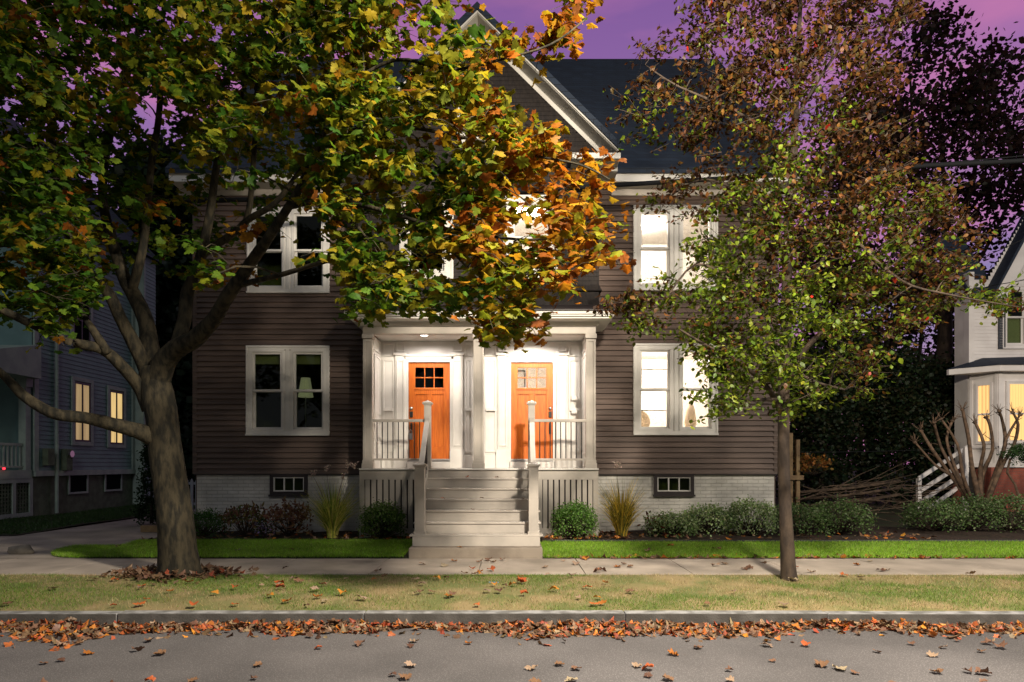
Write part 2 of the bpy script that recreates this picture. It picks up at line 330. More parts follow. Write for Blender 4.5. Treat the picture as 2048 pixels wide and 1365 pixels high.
struct(MB().quad((-60, 10.95, .015), (-6.9, 10.95, .015), (-6.9, 60, .015), (-60, 60, .015)).build('driveway', 'concrete'))
# front lawns: left one is rounded where it meets the driveway
def left_lawn(x, y):
    return 10.93 < y < 12.45 and x < -1.76 and (x > -7.2 or (x + 7.2) ** 2 / .9 + (y - 12.6) ** 2 / 2.6 < 1)
def right_lawn(x, y): return 10.94 < y < 12.17 and x > .52
def lawn_z(x, y): return .03 + .10 * min(1, max(0, (y - 10.95) / 1.2))
lb = MB(); pts = [(-1.78, 10.97), (-1.78, 12.45), (-7.3, 12.45), (-7.9, 12.3), (-8.1, 11.9), (-8.0, 11.4), (-7.6, 11.05), (-7.2, 10.97)]
lb = grid_sheet('left_lawn', -8.1, -1.78, 10.97, 12.45, lambda x, y: (lawn_z(x, y) if x > -6.9 else .02) + (.004 if left_lawn(x, y) or x > -6.9 else -.03), .08, 'lawnbase')
grid_sheet('right_lawn', .55, 40, 10.97, 12.15, lambda x, y: lawn_z(x, y) + .002, .4, 'lawnbase')
grid_sheet('planting_bed', -6.9, -1.78, 12.45, 14.1, lambda x, y: .135 + .03 * math.sin(x * 3 + y * 4), .25, 'mulch')
grid_sheet('right_planting_bed', .55, 30, 12.2, 14.8, lambda x, y: .145 + .03 * math.sin(x * 3 + y * 4), .25, 'mulch')
def blades(name, fn, x0, x1, y0, y1, n, zf, h, w, cols, label, m='grass'):
    X = rng.uniform(x0, x1, n); Y = rng.uniform(y0, y1, n)
    ok = np.array([fn(a, b) for a, b in zip(X, Y)]); X = X[ok]; Y = Y[ok]; n = len(X)
    Z = np.array([zf(a, b) for a, b in zip(X, Y)]); a = rng.uniform(0, np.pi, n); hh = rng.uniform(.5, 1.2, n) * h; le = rng.normal(0, .5, (n, 2)) * hh[:, None]
    b = np.stack([X, Y, Z - .005], 1); s = np.stack([np.cos(a), np.sin(a), 0 * a], 1) * w; tip = b + np.stack([le[:, 0], le[:, 1], hh], 1)
    V = np.stack([b - s, b + s, tip], 1).reshape(-1, 3); T = np.arange(3 * n).reshape(-1, 3)
    c = np.array(cols(X, Y)); o = raw(name, V, T, np.repeat(c, 3, 0), m); tag(o, label, 'grass', kind='stuff'); return o
def green(X, Y): c = palette([(.17, .38, .014), (.24, .48, .02), (.32, .54, .04), (.32, .40, .09)], len(X)); return c * (.85 + .25 * nse(X * 1.3, Y * 2.0) * .6)[:, None].clip(.5, 1.3)
def nse(X, Y): return np.sin(X * 1.7 + np.sin(Y * 2.3) * 1.5) * .5 + np.sin(X * .6 - Y * 1.9 + 1.3) * .5 + np.sin(X * 5 + Y * 7) * .3 + np.sin(X * 11 - Y * 9) * .2
blades('lawn_grass', left_lawn, -8.1, -1.78, 10.97, 12.45, 90000, lambda x, y: lawn_z(x, y) if x > -6.9 else .03, .055, .004, green, 'short dense green lawn left of the steps')
blades('lawn_grass', right_lawn, .52, 12, 10.94, 12.17, 110000, lawn_z, .055, .004, green, 'short dense green lawn right of the steps')
def nse(X, Y): return np.sin(X * 1.7 + np.sin(Y * 2.3) * 1.5) * .5 + np.sin(X * .6 - Y * 1.9 + 1.3) * .5 + np.sin(X * 5 + Y * 7) * .3 + np.sin(X * 11 - Y * 9) * .2
def vcols(X, Y):
    t = 1.5 * nse(X, Y) + rng.normal(0, .4, len(X)) - np.where(X > 1.0, .4, -.25) ; g = palette([(.12, .20, .025), (.085, .17, .018), (.18, .23, .045)], len(X)); b = palette([(.31, .25, .11), (.25, .20, .09), (.38, .31, .16)], len(X))
    return np.where((t > .0)[:, None], g, b)
def vfn(x, y): return random.random() < .62 + .45 * float(nse(np.array([x]), np.array([y]))[0])
blades('verge_grass', vfn, -9, 9, 7.15, 9.42, 150000, verge_z, .038, .003, vcols, 'thin patchy grass on the strip beside the kerb')
blades('neighbour_grass', lambda x, y: True, -20, -10.7, 14.35, 24, 60000, lambda x, y: .05 + hump(x, y), .07, .008, lambda X, Y: palette([(.02, .06, .01), (.035, .085, .012)], len(X)), 'dark grass in front of the grey neighbour house')
# driveway timber, edging, stone
tag(MB().box(-8.35, -6.75, 15.05, 15.2, .02, .17).build('landscape_timber', 'timber', bevel=.01), 'low wooden timber edging the bed beside the driveway', 'edging')
ed = MB(); ed.tube([(x, 12.19 + .015 * math.sin(x), yard_z(x, 12.2) + .035) for x in np.arange(.6, 16, .4)], .022, 6)
tag(ed.build('lawn_edging', 'edging', smooth=True), 'black strip edging between the right lawn and the planting bed', 'edging')
#@@HOUSE
# ------------------------------------------------------------------ main house
YW = 14.0; YB = 13.1
HX0, HX1 = -6.64, 5.53
house = thing('house', 'dark brown clapboard house with two orange front doors and white trim', 'house', (-.64, YW, .1))
def clap(x0, x1, z0, z1, y, holes=(), pitch=.112, lap=.045, b=None, clip=None):
    """real overlapping boards; clip(z)->(xmin,xmax) narrows courses (gables)"""
    b = b or MB(); z = z0
    while z < z1 - .001:
        zt = min(z + pitch, z1); zc = (z + zt) / 2; a, c = (x0, x1) if not clip else clip(zt)
        seg = [(a, c)]
        for (h0, h1, g0, g1) in holes:
            if g0 < zc < g1:
                ns = []
                for (u, v) in seg:
                    if h1 <= u or h0 >= v: ns.append((u, v))
                    else:
                        if h0 > u: ns.append((u, h0))
                        if h1 < v: ns.append((h1, v))
                seg = ns
        for (u, v) in seg:
            if v - u > .01:
                b.quad((u, y - lap, z), (v, y - lap, z), (v, y - .004, zt), (u, y - .004, zt))
                b.quad((u, y - lap, z), (u, y, z), (v, y, z), (v, y - lap, z))
        z = zt
    return b
def sheet(x0, x1, z0, z1, y, holes, b=None):
    b = b or MB(); xs = sorted({x0, x1, *[h for q in holes for h in q[:2] if x0 < h < x1]}); zs = sorted({z0, z1, *[h for q in holes for h in q[2:] if z0 < h < z1]})
    for i in range(len(xs) - 1):
        for j in range(len(zs) - 1):
            cx, cz = (xs[i] + xs[i + 1]) / 2, (zs[j] + zs[j + 1]) / 2
            if not any(h[0] < cx < h[1] and h[2] < cz < h[3] for h in holes):
                b.quad((xs[i], y, zs[j]), (xs[i + 1], y, zs[j]), (xs[i + 1], y, zs[j + 1]), (xs[i], y, zs[j + 1]))
    return b
sx = lambda px, Y=YW: (px - 1024) * Y / F
sz = lambda py, Y=YW: CZ - (py - HY) * Y / F
WL1 = (sx(493), sx(660), sz(872), sz(692)); WR1 = (sx(1266), sx(1435), sz(871), sz(688))
WL2 = (sx(495), sx(660), sz(588), sz(416)); WR2 = (sx(1266), sx(1435), sz(583), sz(412))
WC2 = (sx(1007, YB), sx(1115, YB), sz(560, YB), sz(392, YB)); WC1 = (sx(799, YB), sx(907, YB), sz(560, YB), sz(392, YB)); WA = (sx(915, YB), sx(1000, YB), sz(291, YB), sz(200, YB))
ins = lambda q, d=.05: (q[0] + d, q[1] - d, q[2] + d, q[3] - d)
DL = (sx(817), sx(900), 1.65, sz(725)); DR = (sx(1022), sx(1106), 1.65, sz(725))
BX0, BX1 = sx(716, YB), sx(1198, YB); PX0, PX1 = -2.90, 1.63; DZ = 1.47
holes = [ins(q) for q in (WL1, WR1, WL2, WR2)]
for xa, xb in ((HX0, -.64), (-.64, HX1)): clap(xa, xb, 1.35, 7.31, YW, holes + [(PX0, PX1, 1.3, 4.3), (BX0, BX1, 4.3, 7.4)]).build('clapboard_siding', 'siding', house)
allh = holes + [DL, DR, (BX0 + .15, BX1 - .15, 4.5, 7.3)]
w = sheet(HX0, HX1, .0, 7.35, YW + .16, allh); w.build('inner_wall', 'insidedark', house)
# corner boards (narrow, dark)
for xx in (HX0 - .02, HX1 - .07): MB().box(xx, xx + .09, YW - .035, YW + .05, 1.35, 7.3).build('corner_board', 'siding', house)
# side and back walls
b = MB(); b.box(HX0 + .01, HX0 + .1, YW + .05, 24.5, 0, 7.3); b.box(HX1 - .1, HX1 - .01, YW + .05, 24.5, 0, 7.3); b.box(HX0, HX1, 24.4, 24.5, 0, 7.3)
b.prism([(13.7, 7.3), (24.9, 7.3), (19.3, 12.85)], 'x', HX0 + .02, HX0 + .1); b.prism([(13.7, 7.3), (24.9, 7.3), (19.3, 12.85)], 'x', HX1 - .1, HX1 - .02)
b.build('side_wall', 'siding', house)
# foundation, painted brick, with basement windows
BW = [(sx(540), sx(615), sz(990), sz(948)), (sx(1308), sx(1388), sz(990), sz(948))]
f = sheet(HX0 + .04, HX1 - .04, 0, 1.36, YW + .03, [ins(q, .03) for q in BW]); f.build('foundation', 'wbrick', house)
MB().box(HX0, HX1, YW - .03, YW + .03, 1.325, 1.35).build('sill_board', 'darktrim', house)
for q in BW:
    x0, x1, z0, z1 = q
    c = MB().frame(x0, x1, z0, z1, YW - .02, YW + .06, .07); c.box(x0 - .02, x1 + .02, YW - .05, YW + .03, z0 - .035, z0 + .002)
    wn = c.build('basement_window', 'darktrim', house)
    s = MB().frame(x0 + .07, x1 - .07, z0 + .07, z1 - .07, YW + .0, YW + .05, .022)
    for t in (1 / 3, 2 / 3): xx = x0 + .09 + (x1 - x0 - .18) * t; s.box(xx - .012, xx + .012, YW + .005, YW + .045, z0 + .09, z1 - .09)
    s.build('sash', 'white', wn); MB().box(x0 + .07, x1 - .07, YW + .03, YW + .036, z0 + .07, z1 - .07).build('pane', 'glassdark', wn)
    MB().box(x0, x1, YW + .4, YW + .42, z0, z1).build('basement_room', 'insidedark', wn)
def sash_unit(parent, x0, x1, z0, z1, y, glass, blind=0, lines=0, tm='white'):
    """one double-hung unit filling x0..x1"""
    zm = (z0 + z1) / 2; j = MB().frame(x0, x1, z0, z1, y - .05, y + .12, .045); j.build('jamb', tm, parent)
    up = MB().frame(x0 + .045, x1 - .045, zm - .018, z1 - .045, y - .015, y + .03, .045); up.build('sash', tm, parent)
    lo = MB().frame(x0 + .045, x1 - .045, z0 + .045, zm + .018, y + .035, y + .08, .045)
    lo.build('sash', tm, parent)
    MB().box(x0 + .07, x1 - .07, y + .005, y + .010, zm, z1 - .07).build('pane', glass, parent); MB().box(x0 + .07, x1 - .07, y + .055, y + .060, z0 + .07, zm).build('pane', glass, parent)
    if blind: MB().box(x0 + .05, x1 - .05, y + .10, y + .11, z1 - blind, z1 - .05).build('blind', M['cloth'], parent)
    if lines:
        for t in (.25, .75): zz = z0 + (z1 - z0) * t; MB().box(x0 + .06, x1 - .06, y + .09, y + .1, zz - .008, zz + .008).build('muntin', 'black', parent)
def casing(q, y, m, w=.09, sill=True):
    x0, x1, z0, z1 = q; c = MB().frame(x0, x1, z0, z1, y - .045, y + .05, w); c.frame(x0 + .012, x1 - .012, z0 + .012, z1 - .012, y - .062, y - .045, .03)
    if sill: c.box(x0 - .0, x1 + .0, y - .085, y - .046, z0 + .002, z0 + .035)
    return c
def double_window(q, y, glass, blind=0, lines=0, label=None):
    x0, x1, z0, z1 = q; c = casing(q, y, 'white'); xm = (x0 + x1) / 2
    c.box(xm - .075, xm + .075, y - .03, y + .05, z0 + .09, z1 - .09); c.box(xm - .03, xm + .03, y - .05, y - .03, z0 + .09, z1 - .09)
    w = c.build('window', 'white', house)
    sash_unit(w, x0 + .09, xm - .075, z0 + .09, z1 - .09, y, glass, blind, lines); sash_unit(w, xm + .075, x1 - .09, z0 + .09, z1 - .09, y, glass, blind, 0)
    if label: w['label'] = label
    return w
double_window(WL1, YW, 'glassdark', .28, label='dark double window with half-drawn shades'); double_window(WL2, YW, 'glassdark', label='dark double window')
double_window(WR1, YW, 'glass', lines=1, label='brightly lit double window'); double_window(WR2, YW, 'glass', label='brightly lit double window')
for q, g in ((WC1, 'glassdark'), (WC2, 'glass'), (WA, 'glassdark')):
    w = casing(q, YB, 'white', .13 if q is not WA else .09).build('window', 'white', house); d = .13 if q is not WA else .09
    sash_unit(w, q[0] + d, q[1] - d, q[2] + d, q[3] - d, YB, g)
# rooms behind the windows
def room(x0, x1, y0, y1, z0, z1, m, name='room'):
    b = MB(); b.quad((x0, y1, z0), (x1, y1, z0), (x1, y1, z1), (x0, y1, z1)); b.quad((x0, y0, z0), (x0, y1, z0), (x0, y1, z1), (x0, y0, z1)); b.quad((x1, y0, z0), (x1, y1, z0), (x1, y1, z1), (x1, y0, z1))
    b.quad((x0, y0, z1), (x1, y0, z1), (x1, y1, z1), (x0, y1, z1)); b.quad((x0, y0, z0), (x1, y0, z0), (x1, y1, z0), (x0, y1, z0)); return b.build(name, m, house)
room(1.3, 5.4, 14.17, 17.6, 1.62, 4.3, 'inside'); room(1.3, 5.4, 14.17, 17.4, 4.62, 7.25, 'inside'); room(-.5, 1.24, 14.17, 17.6, 1.62, 4.3, 'inside')
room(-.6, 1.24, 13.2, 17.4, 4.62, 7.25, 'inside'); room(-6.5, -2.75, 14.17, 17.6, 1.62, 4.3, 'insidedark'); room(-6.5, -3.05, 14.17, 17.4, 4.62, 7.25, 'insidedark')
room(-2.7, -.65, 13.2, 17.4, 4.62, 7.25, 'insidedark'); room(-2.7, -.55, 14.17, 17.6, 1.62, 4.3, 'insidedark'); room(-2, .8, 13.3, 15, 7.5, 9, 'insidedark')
b = MB(); b.frame(2.75, 3.45, 4.7, 6.2, 17.3, 17.38, .1); b.box(2.86, 3.34, 17.34, 17.37, 4.8, 6.1); b.build('interior_door', 'white', house)
tl = thing('table_lamp', 'white shaded table lamp standing inside the dark left window', 'lamp', (-4.55, 15.0, 1.7))
MB().tube([(-4.62, 15, 3.05), (-4.62, 15, 3.48)], [.17, .10], 14).build('lamp_shade', 'lampshade', tl); MB().tube([(-4.62, 15, 1.63), (-4.62, 15, 1.67), (-4.62, 15, 1.7), (-4.62, 15, 3.05)], [.13, .13, .015, .015], 10).build('lamp_stand', 'steel', tl)
vs = thing('vase_lamp', 'pale rounded lamp inside the lit ground floor window', 'lamp', (4.1, 15.4, 1.62))
MB().tube([(4.1, 15.4, 2.35), (4.1, 15.4, 2.5), (4.1, 15.4, 2.8), (4.1, 15.4, 3.0)], [.10, .14, .10, .03], 14).build('lamp_body', 'beige', vs, True)
MB().box(3.75, 4.5, 15.2, 15.6, 1.62, 2.35).build('lamp_table', 'inside', vs)
tag(MB().tube([(3.0, 15.9, 2.55), (3.0, 15.93, 2.55)], .28, 24).build('round_mirror', 'beige'), 'beige disc leaning inside the lit ground floor window', 'mirror')
# ---- gabled bay above the porch
gx = (BX0 + BX1) / 2; GP = 10.20; GY = 12.62
def gclip(z):
    if z < 7.45: return (BX0, BX1)
    h = max(.0, (10.02 - z)); return (max(BX0, gx - h), min(BX1, gx + h))
b = clap(BX0, BX1, 5.05, 9.98, YB, [ins(WC1), ins(WC2), ins(WA)], .085, .014, clip=gclip)
b.build('gable_siding', 'shaded_shingle_wall', house)
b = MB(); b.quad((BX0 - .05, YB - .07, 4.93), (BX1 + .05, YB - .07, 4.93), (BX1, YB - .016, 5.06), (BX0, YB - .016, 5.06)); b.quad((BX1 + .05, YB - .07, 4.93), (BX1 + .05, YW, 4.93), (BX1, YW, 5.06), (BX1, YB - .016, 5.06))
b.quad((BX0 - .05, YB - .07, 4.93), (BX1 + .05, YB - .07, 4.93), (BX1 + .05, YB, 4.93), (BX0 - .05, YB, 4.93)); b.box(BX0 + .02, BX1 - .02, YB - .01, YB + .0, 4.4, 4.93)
b.build('belt_flare', 'shaded_shingle_wall', house)
b = sheet(BX0 + .02, BX1 - .02, 4.4, 7.4, YB + .06, [ins(q, .06) for q in (WC1, WC2)]); b.box(BX0, BX0 + .05, YB, YW, 4.4, 7.4); b.box(BX1 - .05, BX1, YB, YW, 4.4, 7.4); b.build('bay_wall', 'shaded_shingle_wall', house)
# skirt between canopy roof and bay, side of bay
hw = 2.665; dz = .985
def chev(o, t, ext=0):
    # chevron under/over the rake line: o = outward offset, t = thickness (vertical)
    pk = (gx, GP + o); rf = (gx + hw + ext, GP - (hw + ext) * dz + o); lf = (gx - hw - ext, GP - (hw + ext) * dz + o)
    return [lf, pk, rf, (rf[0], rf[1] - t), (gx, pk[1] - t), (lf[0], lf[1] - t)]
def chevprism(o, t, ext, y0, y1, b):
    p = chev(o, t, ext); b.prism([p[0], p[1], p[4], p[5]], 'y', y0, y1); b.prism([p[1], p[2], p[3], p[4]], 'y', y0, y1); return b
chevprism(0, .13, 0, GY, GY + .04, MB()).build('rake_board', 'white', house)
chevprism(-.02, .12, -.02, GY + .04, YB + .02, MB()).build('rake_soffit', 'soffit', house)
chevprism(-.142, .12, -.22, YB - .04, YB + .02, MB()).build('rake_frieze', 'white', house)
chevprism(.045, .14, .04, GY - .04, 16.7, MB()).build('gable_roof', 'roof', house)
for s in (-1, 1):
    xa, xb = sorted((gx + s * 1.80, gx + s * 2.70)); b = MB(); b.box(xa, xb, GY + .05, YB - .02, 7.33, 7.36); b.build('eave_return', 'soffit', house)
    MB().box(xa - .005, xb + .005, GY + .02, GY + .05, 7.32, 7.43).build('eave_return_fascia', 'white', house)
    xa, xb = sorted((gx + s * 2.37, gx + s * 2.72)); MB().box(xa, xb, YB, 13.62, 7.28, 7.36).build('side_soffit', 'soffit', house)
# ---- main roof, eaves
for (xa, xb) in ((HX0 - .3, gx - 2.73), (gx + 2.73, HX1 + .35)):
    MB().box(xa, xb, 13.58, YW - .02, 7.29, 7.31).build('eave_soffit', 'soffit', house)
    MB().box(xa, xb, 13.55, 13.58, 7.27, 7.44).build('fascia', 'white', house)
    MB().box(xa, xb, YW - .045, YW - .022, 7.15, 7.29).build('frieze_board', 'taupe', house)
th = .1; b = MB(); b.prism([(13.50, 7.42), (19.3, 13.10), (19.3, 13.22), (13.50, 7.53)], 'x', HX0 - .35, HX1 + .4); b.prism([(19.3, 13.10), (25.1, 7.42), (25.1, 7.53), (19.3, 13.22)], 'x', HX0 - .35, HX1 + .4)
b.build('roof', 'roof', house)
# ---- porch canopy
cf = 12.6; cx0, cx1 = -3.16, 1.95
b = MB(); b.box(cx0, cx1, cf, YW - .03, 4.38, 4.44); b.box(cx0 + .03, cx1 - .03, cf + .03, YW - .03, 4.345, 4.38); b.box(cx0 + .07, cx1 - .07, cf + .07, YW - .03, 4.31, 4.345)
b.box(PX0 - .05, PX1 + .05, 12.97, YW - .03, 4.24, 4.31); b.build('porch_cornice', 'white', house, bevel=.006)
b = MB(); b.prism([(cf - .03, 4.44), (cf - .03, 4.465), (YB - .02, 4.66), (YB - .02, 4.44)], 'x', cx0 - .03, cx1 + .03); b.build('porch_roof', 'darktrim', house)
b = MB(); b.box(PX0, PX1, 13.02, 13.2, 4.09, 4.24); b.box(PX0, PX0 + .16, 13.2, YW - .03, 4.09, 4.24); b.box(PX1 - .16, PX1, 13.2, YW - .03, 4.09, 4.24)
b.build('porch_frieze', 'taupe', house, bevel=.004)
MB().box(PX0 + .16, PX1 - .16, 13.2, YW - .01, 4.125, 4.15).build('porch_ceiling', 'white', house)
for xx in (-1.75, .42): MB().tube([(xx, 13.36, 4.118), (xx, 13.36, 4.125)], .07, 20).build('ceiling_light_and_fill', 'lens', house)  # the left glowing lens is added to go with the fill light
for (xa, xb) in ((-2.90, -2.72), (-.75, -.555), (1.44, 1.63)):
    b = MB(); b.box(xa + .02, xb - .02, 13.05, 13.19, DZ, 4.09); xm = (xa + xb) / 2
    b.frame(xa, xb, DZ + .16, 3.98, 13.03, 13.05, .045); b.box(xa, xa + .02, 13.05, 13.2, DZ + .1, 4.0); b.box(xb - .02, xb, 13.05, 13.2, DZ + .1, 4.0)
    b.box(xa - .02, xb + .02, 13.0, 13.22, DZ, DZ + .10); b.box(xa - .01, xb + .01, 13.015, 13.21, DZ + .10, DZ + .16); b.box(xa - .015, xb + .015, 13.005, 13.21, 4.0, 4.088)
    b.build('column', 'taupe', house, bevel=.004)
def panel(b, x0, x1, z0, z1, y, w=.035, d=.022):
    b.frame(x0, x1, z0, z1, y - d, y, w); b.frame(x0 + w, x1 - w, z0 + w, z1 - w, y - d * .5, y, w * .45)
# back wall of the porch, white panelling
b = sheet(PX0 + .1, PX1 - .1, DZ, 4.13, YW, [DL, DR]); 
for (d0, d1) in ((DL[0], DL[1]), (DR[0], DR[1])):
    b.frame(d0 - .06, d1 + .06, 1.60, DL[3] + .06, YW - .03, YW - .001, .06); b.box(d0 - .12, d1 + .12, YW - .07, YW - .03, DL[3] + .12, DL[3] + .155); b.box(d0 - .08, d1 + .08, YW - .045, YW - .001, DL[3] + .06, DL[3] + .12)
    b.box(d0 - .02, d1 + .02, YW - .12, YW - .03, 1.47, 1.60)
for (p0, p1) in ((791, 812), (903, 926), (995, 1016), (1113, 1135)):
    x0, x1 = sx(p0), sx(p1); b.box(x0, x1, YW - .045, YW - .001, 1.86, 3.82); panel(b, x0 + .03, x1 - .03, 1.93, 3.72, YW - .045, .02, .018)
    b.box(x0 - .03, x1 + .03, YW - .085, YW - .001, DZ, 1.83); b.box(x0 - .02, x1 + .02, YW - .07, YW - .001, 1.83, 1.86); b.box(x0 - .03, x1 + .03, YW - .08, YW - .001, 3.82, 3.87); panel(b, x0 + .02, x1 - .02, 3.9, 4.1, YW - .03, .02, .018)
for (p0, p1) in ((765, 789), (929, 945), (970, 993), (1137, 1160)):
    x0, x1 = sx(p0), sx(p1); panel(b, x0, x1, 1.80, 3.74, YW, .03); panel(b, x0, x1, 3.8, 4.08, YW, .03); b.box(x0 - .01, x1 + .01, YW - .04, YW - .001, DZ, 1.74)
    b.box(x0 + .02, x1 - .02, YW - .07, YW - .022, 2.66, 2.72); 
for s, xx in ((1, PX0 + .16), (-1, PX1 - .16)):
    b.box(*sorted((xx, xx - s * .03)), 13.2, YW, DZ, 4.125)
    for (z0, z1) in ((1.75, 3.75), (3.82, 4.08)):
        for (y0, y1, w0, w1) in ((13.3, 13.34, z0, z1), (13.86, 13.9, z0, z1), (13.34, 13.86, z0, z0 + .04), (13.34, 13.86, z1 - .04, z1)): b.box(*sorted((xx, xx + s * .02)), y0, y1, w0, w1)
b.build('porch_panelling', 'white', house, bevel=.003)
for i, xx in enumerate((sx(1148), sx(1148))):
    MB().box(xx - .06, xx + .06, YW - .10, YW - .03, (2.60, 2.88)[i], (2.69, 2.97)[i]).build('mailbox', 'white', house, bevel=.01)
# ---- doors
def door(q, right, glass):
    x0, x1, z0, z1 = q; y = YW + .02; d = MB(); w = x1 - x0
    d.box(x0, x0 + .14, y, y + .045, z0, z1); d.box(x1 - .14, x1, y, y + .045, z0, z1); gz0 = sz(775.5); gz1 = sz(735.5)
    d.box(x0 + .14, x1 - .14, y, y + .045, gz1, z1); d.box(x0 + .14, x1 - .14, y, y + .045, gz0 - .14, gz0); d.box(x0 + .14, x1 - .14, y, y + .045, z0, z0 + .26)
    xm = (x0 + x1) / 2; d.box(xm - .055, xm + .055, y, y + .045, z0 + .26, gz0 - .14); d.box(x0 + .14, xm - .055, y + .018, y + .03, z0 + .26, gz0 - .14); d.box(xm + .055, x1 - .14, y + .018, y + .03, z0 + .26, gz0 - .14)
    d.box(x0 + .12, x1 - .12, y - .015, y - .001, gz0 - .045, gz0 - .015)
    for t in (1 / 3, 2 / 3): xx = x0 + .14 + (w - .28) * t; d.box(xx - .011, xx + .011, y, y + .04, gz0, gz1)
    d.box(x0 + .14, x1 - .14, y + .001, y + .039, (gz0 + gz1) / 2 - .011, (gz0 + gz1) / 2 + .011)
    o = d.build('front_door', 'door', house, bevel=.004)
    MB().box(x0 + .14, x1 - .14, y + .018, y + .024, gz0, gz1).build('pane', glass, o)
    kx = x1 - .06 if right else x0 + .06
    MB().tube([(kx, y - .001, 2.72), (kx, y - .04, 2.72), (kx, y - .055, 2.72)], [.034, .034, .02], 14).build('deadbolt', 'steel', o, True)
    MB().box(kx - .032, kx + .032, y - .035, y - .001, 2.53, 2.65).build('keypad', 'black', o, bevel=.006)
    b = MB(); b.box(kx - .022, kx + .022, y - .02, y - .001, 2.18, 2.42); b.tube([(kx, y - .02, 2.40), (kx, y - .07, 2.38), (kx, y - .075, 2.30), (kx, y - .06, 2.22), (kx, y - .02, 2.20)], .011, 8); b.build('handle', 'black', o)
    if not right:
        b = MB(); b.box(kx - .04, kx + .04, y - .13, y - .08, 2.06, 2.19); b.tube([(kx - .025, y - .1, 2.19), (kx - .022, y - .1, 2.25), (kx, y - .1, 2.27), (kx + .022, y - .1, 2.25), (kx + .025, y - .1, 2.19)], .006, 6); b.build('lockbox', 'steel', o)
    MB().box(x0, x1, YW - .05, YW + .02, 1.61, 1.65).build('threshold', 'steel', o); return o
door(DL, False, 'glassdark'); door(DR, True, 'glass')
MB().frame(-.15, .35, 2.9, 4.0, 17.5, 17.58, .03).build('picture_frame', 'black', house)
# ---- deck, skirt, stairs
SX0, SX1 = -1.68, .47
MB().box(-2.97, 1.68, 12.98, YW, DZ - .03, DZ).build('porch_floor', 'white', house, bevel=.004)
def skirt(x0, x1):
    b = MB(); b.box(x0, x1, 13.03, 13.06, 1.25, DZ - .03); b.box(x0, x1, 13.03, 13.06, .08, .30); b.box(x0, x0 + .10, 13.03, 13.06, .3, 1.25); b.box(x1 - .10, x1, 13.03, 13.06, .3, 1.25)
    n = round((x1 - x0 - .2) / .116); p = (x1 - x0 - .2) / n
    for i in range(n): xx = x0 + .1 + i * p; b.box(xx + .014, xx + p - .014, 13.035, 13.055, .3, 1.25)
    o = b.build('porch_skirt', 'taupe', house, bevel=.003); MB().box(x0 + .02, x1 - .02, 13.10, 13.12, .1, 1.4).build('skirt_backing', 'darktrim', o)
skirt(-2.97, SX0 - .02); skirt(SX1 + .02, 1.68)
MB().box(-2.97, -2.94, 13.06, YW, .08, DZ - .03).box(1.65, 1.68, 13.06, YW, .08, DZ - .03).build('porch_side', 'taupe', house)
st = MB(); tr = MB()
for n in range(0, 7):
    z = DZ - .184 * n; y = 13.0 - .286 * n
    st.box(SX0 + .0, SX1 - .0, y + .025, y + .05, z - .184, z - .03 if n else z - .031)
    if n: e = .03 if n < 6 else .05; tr.box(SX0 - e, SX1 + e, y, y + .33, z - .03, z)
for s, xx in ((0, SX0), (1, SX1 - .03)):
    st.prism([(13.02, .1), (13.02, DZ - .04), (13.0 - .286 * 6 + .05, .33), (13.0 - .286 * 6 + .05, .1)], 'x', xx + .001, xx + .029)
so = st.build('staircase', 'taupe', house, bevel=.003); tr.build('tread', 'taupe', so, bevel=.006)
MB().box(-1.69, .50, 10.95, 11.6, .0, .18).build('stone_step', 'paddark', house, bevel=.012)
b = MB(); b.box(-1.67, .47, 11.25, 11.30, .18, .336); b.build('riser', 'taupe', house)
def newel(x, y, z0, z1, w):
    b = MB(); h = w / 2; b.box(x - h, x + h, y - h, y + h, z0, z1 - .10); o = b.build('newel_post', 'taupe', house, bevel=.006)
    c = MB(); c.box(x - h - .012, x + h + .012, y - h - .012, y + h + .012, z1 - .10, z1 - .08); c.box(x - h - .03, x + h + .03, y - h - .03, y + h + .03, z1 - .08, z1 - .05)
    b0 = len(c.v); k = h + .03
    c.v += [(x - k, y - k, z1 - .05), (x + k, y - k, z1 - .05), (x + k, y + k, z1 - .05), (x - k, y + k, z1 - .05), (x, y, z1)]; c.f += [(b0, b0 + 1, b0 + 4), (b0 + 1, b0 + 2, b0 + 4), (b0 + 2, b0 + 3, b0 + 4), (b0 + 3, b0, b0 + 4)]
    c.build('post_cap', 'taupe', o); s = MB(); s.box(x - h - .015, x + h + .015, y - h - .015, y + h + .015, z0, z0 + .05); s.build('post_base', 'taupe', o)
